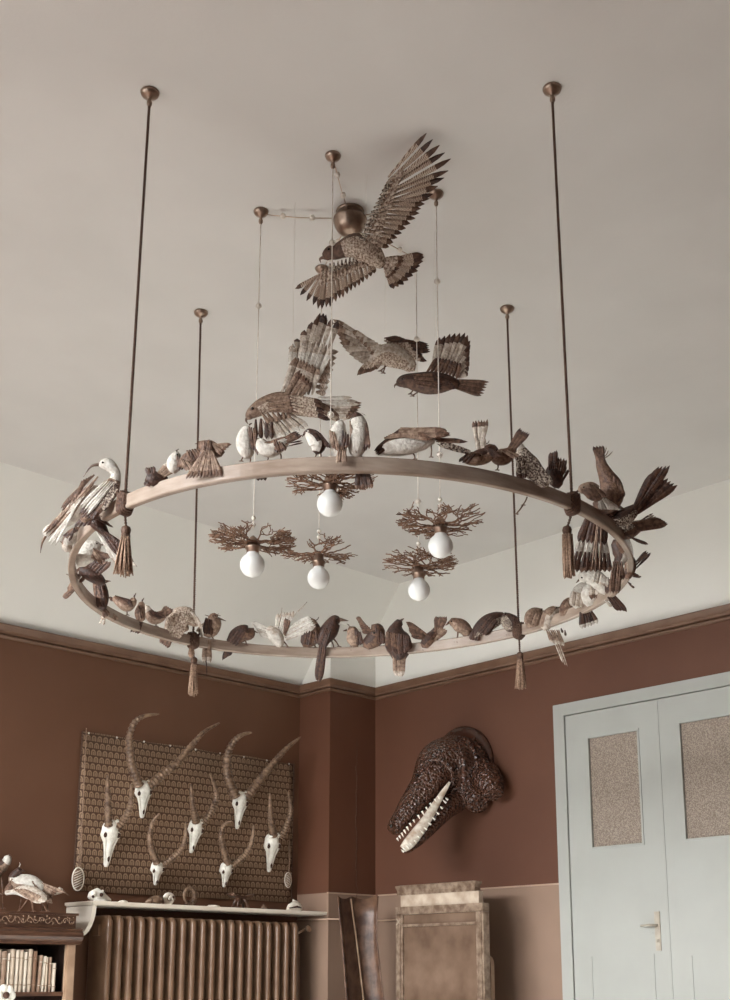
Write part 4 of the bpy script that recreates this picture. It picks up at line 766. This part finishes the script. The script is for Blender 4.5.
for k in range(90): a = -1.9+k/89*6.1; pts.append(p+V(.040*math.cos(a), -.02*k/89, .060+.044*math.sin(a))); rr_.append((.0195*(1-k/89*.62))*(1+.12*math.sin(k*1.5)))
b.tube(pts, rr_, 10); o = b.build('coiled_horn', M_horn, origin=p); tag(o, 'ridged horn curled in a ring, standing in the middle of the shelf', 'horn')
p = on_shelf(240.5, .16); root = empty('headrest', p); tag(root, 'small dark carved wooden headrest with curved top on the shelf', 'headrest')
b = MB(); vs = []; nn_ = 12
for k in range(nn_+1):
    f = k/nn_*2-1; z = .078+.012*f*f+(.0 if abs(f) < .9 else .004)
    vs += [p+V(.078*f,-.03,z), p+V(.078*f,.03,z), p+V(.078*f,.03,z-.012), p+V(.078*f,-.03,z-.012)]
b.add(vs, [(k*4+j, k*4+(j+1) % 4, k*4+4+(j+1) % 4, k*4+4+j) for k in range(nn_) for j in range(4)]+[(3,2,1,0), tuple(range(nn_*4, nn_*4+4))]); b.build('headrest_top', M_hide, root)
for sx_, sy_ in ((-1,-1),(1,-1),(-1,1),(1,1)): MB().tube([p+V(.014*sx_,.008*sy_,.07), p+V(.03*sx_,.018*sy_,.045), p+V(.042*sx_,.024*sy_,.006)], [.012,.009,.007], 8).build('headrest_leg', M_hide, root)
MB().tube([p+V(0,0,.072), p+V(0,0,.03)], [.02,.012], 8).build('headrest_boss', M_hide, root)
p = on_shelf(264, .17); b = MB(); b.lathe(p, [(.012,.0),(.016,.004),(.02,.014),(.014,.024),(.007,.03),(.01,.037),(.009,.037),(.005,.03)], 14); o = b.build('tiny_vase', M_horn, origin=p); tag(o, 'tiny brown vase between the headrest and the white conch', 'vase')
p = on_shelf(294, .17); b = MB(); b.tube([p+V(-.058,0,.012), p+V(-.035,0,.026), p+V(-.005,0,.032), p+V(.03,0,.03), p+V(.05,0,.022), p+V(.064,0,.016)], [.006,.02,.03,.028,.018,.005], 14)
o = b.build('white_conch', M_shell, origin=p); tag(o, 'white conch shell at the right end of the shelf', 'shell')
for k, a in enumerate((-.5, .1, .7)): MB().tube([p+V(.0+.01*k,-.004,.055), p+V(-.008+.02*a,-.008,.075-.004*k)], [.012,.002], 7).build('shell_spine', M_shell, o)
MB().tube([p+V(-.05,-.015,.02), p+V(0,-.03,.03), p+V(.04,-.022,.026)], [.003,.007,.003], 8).build('shell_opening', M_hole, o)

# ------------------------------------------------------------------ bookcase with books and stuffed birds
BY = -.36; bx1 = ony(75, 960, BY).x; bx0 = bx1-1.15
zt = ony(40, 912, BY).z; zf = ony(40, 927, BY).z; zm = ony(40, 944, BY).z; zsf = ony(40, 992, BY).z
root = empty('bookcase', V((bx0+bx1)/2, -.18, 0)); tag(root, 'dark carved wooden bookcase at the lower left, books inside and stuffed birds on top', 'bookcase')
b = MB(); b.box((bx0, BY+.02, 0), (bx0+.03, -.002, zm)).box((bx1-.03, BY+.02, 0), (bx1, -.002, zm)).box((bx0, -.02, 0), (bx1, -.002, zm)); b.build('bookcase_carcass', M_dark, root)
b = MB(); b.box((bx0, BY-.005, zt-.012), (bx1+.005, -.002, zt)); b.build('bookcase_top', M_wood, root)
b = MB(); b.box((bx0, BY+.004, zf), (bx1-.004, -.02, zt-.012)); fr_ = b.build('frieze_board', M_wood, root)
b = MB(); rf = random.Random(2); n_ = 26
for k in range(n_):
    cx = bx1-.025-(k+.3)*.034; cz = (zf+zt)/2-.004
    s_ = 1 if k % 2 else -1
    b.tube([V(cx+.017*math.cos(a)*(1-a/9), BY-.001, cz+s_*.017*math.sin(a)*(1-a/9)) for a in [i*.5 for i in range(11)]], [.0030*(1-i/16) for i in range(11)], 5)
    for q in range(3): b.ball((cx+rf.uniform(-.013,.013), BY-.001, cz+rf.uniform(-.022,.022)), rf.uniform(.003,.0055), 6)
b.build('carved_leaf_scroll', M_tassel, fr_)
b = MB(); pr_ = [(BY-.002, zf), (BY-.022, zf-.006), (BY-.022, zf-.016), (BY-.034, zf-.026), (BY-.036, zf-.046), (BY-.026, zf-.062), (BY-.012, zf-.07), (BY-.012, zm), (-.02, zm), (-.02, zf)]
n_ = len(pr_); b.add([(bx0-.02, y, z) for y, z in pr_]+[(bx1+.022, y, z) for y, z in pr_], [(i, (i+1) % n_, n_+(i+1) % n_, n_+i) for i in range(n_)]+[tuple(range(n_-1, -1, -1)), tuple(range(n_, 2*n_))], 0, False); b.build('bookcase_cornice', M_wood, root)
b = MB(); b.box((bx1-.052, BY, 0), (bx1, BY+.02, zm)); b.box((bx1-.046, BY-.006, 0), (bx1-.006, BY, zm-.004)); b.build('bookcase_stile', M_woodlt, root)
b = MB(); b.box((bx0, BY, 0), (bx0+.05, BY+.02, zm)); b.build('bookcase_stile', M_woodlt, root)
for k, z in enumerate((zsf, zsf-.34, .08)): MB().box((bx0+.03, BY+.012, z-.02), (bx1-.03, -.02, z)).build('bookcase_shelf', M_wood, root)
BK = [(-26,-16,948,0),(-16,-8,951,2),(-8,1,949,0),(1.5,7,951,1),(7.5,9.5,953,2),(10,15,949,0),(15.5,19,950,2),(19.5,23.5,950,0),(24,27.5,952,2),(28,32.5,949,0),(33,37,951,3),(38,41.5,955,1),(42,45,956,2),(45.5,48.5,957,0),(49,52,957,1),(52.5,56.5,963,2)]
BL = ['pale book standing beyond the left picture edge of the row','vellum-bound book near the left end of the row','pale thick book near the left end of the row','tan leather book, leftmost clearly seen in the bookcase','thin pale pamphlet beside the leftmost tan book','thick cream book, tallest near the left of the row','white-spined book right of the thick cream one','cream book in the left middle of the row','narrow white book in the middle of the row','wide cream book, last of the tall ones before the brown','brown tall book between the tall pale books and the shorter ones','tan book leaning right, first of the shorter books','narrow white shorter book beside the leaning tan one','cream shorter book, third from the right end','thin tan book, second from the right end','small white book, shortest, at the right end of the row']
for (xa, xb, yt, mi_), lab in zip(BK, BL):
    a = ony(xa, 970, BY+.03).x; c = ony(xb, 970, BY+.03).x; h = ony((xa+xb)/2, yt, BY+.03).z-zsf-.001; dpt = random.uniform(.14, .17); y0 = BY+.03; ln = .05 if 'leaning' in lab else random.uniform(-.006, .006)
    p = V((a+c)/2, y0, zsf+.0005); w2 = (c-a)/2*.93; b = MB(); pr_ = [(-w2, .006), (-w2*.7, .001), (0, -.002), (w2*.7, .001), (w2, .006), (w2, dpt), (-w2, dpt)]; n_ = 7
    b.add([p+V(x, y, 0) for x, y in pr_]+[p+V(x+ln*h, y, h) for x, y in pr_], [(i, (i+1) % n_, n_+(i+1) % n_, n_+i) for i in range(n_)]+[tuple(range(n_-1, -1, -1)), tuple(range(n_, 2*n_))], 0, False)
    o = b.build('book', BOOKC[mi_], origin=p); tag(o, lab, 'book', 'books on the bookcase shelf')
    for f in (.16, .8): MB().box((p.x-w2*.9+ln*h*f, y0-.0035, p.z+h*f), (p.x+w2*.9+ln*h*f, y0+.001, p.z+h*f+.004)).build('spine_band', BOOKC[1] if mi_ != 1 else BOOKC[2], o)
DB = proj(V(-2.45, -.2, zt))[2]; GB = 'stuffed birds on top of the bookcase'
bird('stuffed_wader', 'pale stilt-legged bird on the bookcase, bent forward with its tail low to the right', [(45,899,4),(37,895,6.5),(28,892,7),(20,891,5),(13,892,2.6),(6,893,2.4)], 'pw', d=DB-.12, thr=.2, group=GB, wings=[(16,888,26,888,42,902,48,900,6,6,'t',7,'p')], legs=[(29,897,19,911),(31,898,33,911),(38,897,47,911)], beak=(5,893,-3,895,1.2))
bird('stuffed_pheasant', 'white-shouldered bird with small dark head and long brown tail, on the bookcase', [(42,889,5),(34,885,8.5),(25,883,9),(17,882,7.5),(13,877,4.5),(17,872,3.4),(20,870,3.4)], 'wt', d=DB, thr=-.2, group=GB, head=4, headpal='d', beak=(22,870,25,872,1.2), eye=(20,869,.7,3), wings=[(34,880,38,888,46,900,54,902,6,6,'b',7,'t'),(14,878,22,884,6,893,16,894,4,6,'b',5)], tail=[(38,882,42,888,58,892,52,900,5,5,'t',2,'b'),(36,880,40,882,62,893,66,893,3,3.6,'t',2)], legs=[(22,890,19,911),(28,891,33,911)], crest=[(19,867,20,862)])
bird('stuffed_crane', 'pale long-beaked bird lying low behind the others on the bookcase, head to the right', [(36,893,4),(44,893,4.5),(50,892,4),(56,892,3),(61,890,3.4)], 'pp', d=DB+.06, thr=.2, group=GB, beak=(63,891,69,895.5,1.3), eye=(62,889.5,.7,3), legs=[(42,896,42,911),(46,896,48,911)])
bird('stuffed_pigeon', 'brown bird with white crown at the extreme left, tallest on the bookcase', [(-16,872,5),(-8,870,9),(0,866,8),(6,862,5),(8,857,3.6)], 'dt', d=DB+.05, thr=-.2, group=GB, head=3, headpal='w', beak=(9,855,12,857,1.2), wings=[(-10,862,0,866,-14,878,4,872,5,6,'b',9)], legs=[(-5,878,-4,908),(1,874,3,908)])
p = ony(10, 993, -.46); p = V(p.x, BY-.002, zsf-.005)
root = empty('plaster_flower', p); tag(root, 'white plaster flower with dark centre at the lower left, before the lowest books', 'ornament')
for k in range(7):
    a = 2*PI*k/7; MB().ball(p+V(.034*math.cos(a), -.045, -.01+.03*math.sin(a)), .026, 10, 0, (1, .6, 1)).build('petal', M_bone, root)
MB().ball(p+V(0,-.062,-.008), .017, 10).build('flower_centre', M_hole, root)
MB().tube([p+V(0,-.045,-.01), p+V(0,-.05,-.3), p+V(0,-.045,-p.z+.006)], [.008,.009,.012], 8).build('flower_stem', M_woodlt, root)
MB().lathe(V(p.x, p.y-.045, 0), [(.06, 0), (.06, .01), (.02, .03), (.01, .04)], 14).build('stand_base', M_woodlt, root)

# ------------------------------------------------------------------ crocodile head on the right wall
c0 = V(0, -1.085, 2.125); root = empty('crocodile_trophy', c0); tag(root, 'open-mouthed crocodile head mounted on a dark round plaque on the right wall', 'trophy')
b = MB(); b.lathe(V(0,-1.085,2.125), [(.245,0),(.252,.006),(.252,.022),(.235,.036),(.20,.04),(.19,.034),(.001,.034)], 40, axis=V(-1,0,0)); b.build('plaque', M_plaque, root)
def RS(mb, sp, mi=0, n=16, sub=5, sq=1.0, fl=1.0):
    q = catmull(sp, sub); P_ = [onx(a[0], a[1], -a[3]) for a in q]; k = len(P_); vs = []
    for i, p in enumerate(P_):
        t = (P_[min(i+1, k-1)]-P_[max(i-1, 0)]).normalized(); sd = t.cross(TOCAM).normalized(); ot = sd.cross(t); r = max(q[i][2], .4)*proj(p)[2]/FPX
        for j in range(n):
            a = 2*PI*j/n; w_ = p+sd*math.cos(a)*r+ot*math.sin(a)*r*fl; w_.x = min(w_.x, -.008-.002*(j % 3)); vs.append(w_)
    mb.add(vs, [(i*n+j, i*n+(j+1) % n, (i+1)*n+(j+1) % n, (i+1)*n+j) for i in range(k-1) for j in range(n)]+[tuple(range(n-1, -1, -1)), tuple(range((k-1)*n, k*n))], mi)
hd = MB()
RS(hd, [(468,770,31,.02),(461,768,32,.08),(451,764,29.5,.16),(439,766,24,.25),(428,784,18,.34),(419,796,15,.40),(411,806,13,.45),(403,817,10.5,.50),(396,826,8.8,.54),(391,831,6,.57)])
RS(hd, [(468,772,27,.02),(482,776,19,.06),(490,784,15,.11),(494,794,10,.14)])
RS(hd, [(466,784,22,.03),(474,797,15,.07),(479,804,11,.10)])
RS(hd, [(458,785,19,.06),(456,797,15,.12),(446,809,10.5,.22),(437,820,8,.29),(427,831,6.8,.36),(417,841,6,.42),(408,848,5,.47),(403,851,3.2,.50)])
for (x, y, r, o_) in ((419,777,5.5,.40),(432,765,5.5,.37),(391,827,4.2,.59),(397,831,3.4,.60)):
    p = onx(x, y, -o_); hd.ball(p, r*proj(p)[2]/FPX, 12)
for pts_, r_ in (([(424,768,.42),(433,760,.40),(444,762,.36),(452,772,.32),(453,786,.30)], 3.2), ([(458,742,.27),(463,757,.27),(464,774,.26),(462,790,.24)], 3.0), ([(470,744,.2),(476,757,.2),(477,771,.2)], 2.4), ([(478,752,.14),(485,763,.15),(488,775,.15)], 2.2)):
    q = catmull(pts_, 5); hd.tube([onx(a[0], a[1], -a[2]) for a in q], [r_*.0055*math.sin(PI*(i+1)/(len(q)+1))**.5 for i in range(len(q))], 8)
rc = random.Random(3)
for (x0, y0, x1, y1, o0, o1, n_, r) in ((452,733,404,795,.12,.46,13,2.6),(458,737,415,795,.2,.5,12,2.4),(466,738,482,765,.16,.14,7,2.6),(474,738,491,770,.08,.1,8,2.4),(412,800,392,822,.5,.6,8,1.7),(452,742,430,768,.24,.4,6,2.4)):
    for k in range(n_):
        f = k/(n_-1); p = onx(x0+(x1-x0)*f+rc.uniform(-1,1), y0+(y1-y0)*f+rc.uniform(-1,1), -(o0+(o1-o0)*f)); s_ = r*proj(p)[2]/FPX*rc.uniform(.7,1.15)
        hd.ball(p, s_, 6, 0, (1, 1, .8))
h_ = hd.build('crocodile_head', M_croc, root)
md = h_.modifiers.new('fuse', 'REMESH'); md.mode = 'VOXEL'; md.voxel_size = .0065; md.use_smooth_shade = True
ms = h_.modifiers.new('soften', 'SMOOTH'); ms.iterations = 3; ms.factor = .5
b = MB(); RS(b, [(450,782,1.2,.31),(444,791,2.6,.33),(436,804,3.8,.37),(427,819,5,.42),(417,833,6,.47),(409,843,6,.51),(403,849,4,.53)], fl=.5); b.build('pale_mouth_lining', M_mouth, root)
def teeth(pts, n_, dx, dy, r, ln):
    q = catmull(pts, 10)
    for k in range(n_):
        a = q[int(k/(n_-1)*(len(q)-1))]; p = onx(a[0], a[1], -a[2]); s_ = proj(p)[2]/FPX; l_ = ln*rc.uniform(.7, 1.2)
        e = p+(RT*dx-UP*dy)*l_*s_; MB().tube([p, p.lerp(e, .5), e], [r*s_, r*.75*s_, r*.15*s_], 6).build('tooth', M_bone, h_)
teeth([(438,796,.42),(428,805,.45),(418,815,.49),(409,824,.53),(402,832,.57),(397,838,.58)], 13, .45, .9, 1.15, 4.5)
teeth([(448,800,.34),(440,813,.38),(430,826,.43),(420,838,.48),(411,847,.52),(404,852,.54)], 14, -.75, -.65, 1.15, 4.5)
for (x, y, o_) in ((417,775,.445),(391,826,.635)): p = onx(x, y, -o_); MB().ball(p, .011, 8).build('crocodile_eye' if x > 400 else 'nostril', M_eye, h_)

# ------------------------------------------------------------------ glazed case, leather panel and chair before the right wall
XF = -.42; XB = XF+.05
Z = lambda y, px_=440: onx(px_, y, XF).z
Yc = lambda x, py=950: onx(x, py, XF).y
ya, yb = Yc(396), Yc(484); zb = Z(905, 440); root = empty('display_case', V((XF+XB)/2, (ya+yb)/2, 0)); tag(root, 'tall tin-framed dusty glass case with stepped lid standing before the right wall', 'display case')
for y_ in (ya-.06, yb+.01): MB().box((XF-.1, y_, 0), (XB+.1, y_+.05, .04)).box((XF, y_, .04), (XB, y_+.05, .36)).build('case_foot', M_tin, root)
pw_ = .055
for (x, y) in ((XF, ya), (XF, yb+pw_)):
    b = MB(); b.box((x, y-pw_, .42), (x+.048, y, zb-.046)); b.box((x-.006, y-pw_*.75, .43), (x+.01, y-pw_*.25, zb-.04)); b.build('corner_post', M_tin, root)
MB().box((XF-.006, yb, zb-.045), (XB, ya, zb)).build('case_rail', M_tin, root); MB().box((XF-.010, yb, .36), (XB, ya, .419)).build('case_rail', M_tin, root)
b = MB(); b.box((XF+.012, yb+pw_, .46), (XF+.017, ya-pw_, zb-.045)); b.build('glass_pane', M_dusty, root)
z1 = Z(893); ya2, yb2 = Yc(400, 900), Yc(478, 900); b = MB(); b.box((XF+.006, yb2, zb), (XB-.006, ya2, z1)); b.build('lid_panel', M_tinlt, root)
z2 = Z(884); ya3, yb3 = Yc(397, 890), Yc(474, 890); vs = []
b = MB()
for (i_, z) in ((.0, z1), (-.006, z1+.012), (.0, z1+.022), (-.012, z2-.006), (-.014, z2+.004), (.02, z2+.008)):
    vs += [(XF+.004+i_*.5, yb3+i_, z), (XB-.004-i_*.5, yb3+i_, z), (XB-.004-i_*.5, ya3-i_, z), (XF+.004+i_*.5, ya3-i_, z)]
b.add(vs, [(k*4+j, k*4+(j+1) % 4, k*4+4+(j+1) % 4, k*4+4+j) for k in range(5) for j in range(4)]+[(3,2,1,0),(20,21,22,23)], 0, False); b.build('moulded_lid', M_tin, root)
pc = V(XF-.008, ya-pw_*.55, zb-.085); b = MB()
for k in range(4): a = PI/4+k*PI/2; b.blade(pc, pc+V(-.003, .026*math.cos(a), .026*math.sin(a)), .009, V(-1,0,0), 0, .002)
b.ball(pc, .007, 8); b.build('corner_rosette', M_tinlt, root)
b = MB(); b.box((XF-.002, yb+pw_, zb-.115), (XF+.012, ya-pw_, zb-.100)); b.build('inner_bar', M_tin, root)

rows = [(896,338,351,378),(915,339.5,353,376.5),(940,342,356.5,376.5),(965,344,359.5,379.5),(1000,346.5,363.5,383.5),(1060,350,369,389),(1118,353,374,394)]
b = MB(); vs = []; K_ = 12
def hrow(y, xa, xr, xb, off):
    out = []
    for i in range(K_+1):
        f = i/K_
        if f <= .4: g = f/.4; x = xa+(xr-xa)*g; dd = .60-.06*g; yy = y+ (3*math.sin(g*PI) if y < 900 else 0)
        else: g = (f-.4)/.6; x = xr+(xb-xr)*g; dd = .54+.10*g**1.5; yy = y+(4*math.sin(g*PI)-2*g if y < 900 else 0)
        out.append(ony(x, yy, -dd-off))
    return out
R_ = [hrow(*r, 0) for r in rows]; R2 = [hrow(*r, -.012) for r in rows]; nr_ = len(rows); W_ = K_+1
for r in R_+R2: vs += r
fs = []
for i in range(nr_-1):
    for j in range(K_):
        a = i*W_+j; fs.append((a, a+1, a+W_+1, a+W_)); a += nr_*W_; fs.append((a, a+W_, a+W_+1, a+1))
    for j in (0, K_): a = i*W_+j; fs.append((a, a+W_, a+W_+nr_*W_, a+nr_*W_))
for i in (0, nr_-1):
    for j in range(K_): a = i*W_+j; fs.append((a, a+nr_*W_, a+1+nr_*W_, a+1))
b.add(vs, fs); o = b.build('leather_panel', M_hide, origin=ony(360, 1118, -.58)); tag(o, 'dark folded leather panel leaning by the corner pier, left of the glass case', 'leather panel')
b = MB(); b.tube([ony(r[2], r[0]+(0 if r[0] > 900 else 3), -.553) for r in rows], .006, 6); b.build('pale_seam', M_hidelt, o)
b = MB(); b.tube([ony(r[3], r[0], -.642) for r in rows], .006, 6); b.tube([ony(r[1], r[0], -.602) for r in rows], .005, 6); b.build('rolled_edge', M_hide, o)

yc = onx(486, 970, -.3).y; root = empty('side_chair', V(-.3, yc, 0)); tag(root, 'rounded wooden chair back edge showing to the right of the glass case', 'chair')
zt_ = onx(488, 955, -.3).z; zl = .45; b = MB(); pr_ = []
hw_ = abs(onx(480, 970, -.3).y-onx(492, 970, -.3).y)*.5; yc = (onx(480, 970, -.3).y+onx(492, 970, -.3).y)/2
for k in range(9): a = PI*k/8; pr_.append((yc+hw_*math.cos(a), zt_-.05+.05*math.sin(a)))
pr_ += [(yc-hw_, zt_-.24), (yc+hw_, zt_-.24)]; n_ = len(pr_)
b.add([(-.31, y, z) for y, z in pr_]+[(-.28, y, z) for y, z in pr_], [(i, (i+1) % n_, n_+(i+1) % n_, n_+i) for i in range(n_)]+[tuple(range(n_-1, -1, -1)), tuple(range(n_, 2*n_))], 0, False); b.build('backrest', M_woodlt, root)
MB().box((-.31, yc-.02, .4), (-.28, yc+.02, zt_-.22)).build('back_post', M_woodlt, root)
MB().box((-.36, yc-.2, .42), (-.06, yc+.05, .45)).build('seat', M_woodlt, root)
for x, y in ((-.34, yc-.18), (-.08, yc-.18), (-.34, yc+.03), (-.08, yc+.03)): MB().box((x-.015, y-.015, 0), (x+.015, y+.015, .42)).build('leg', M_woodlt, root)
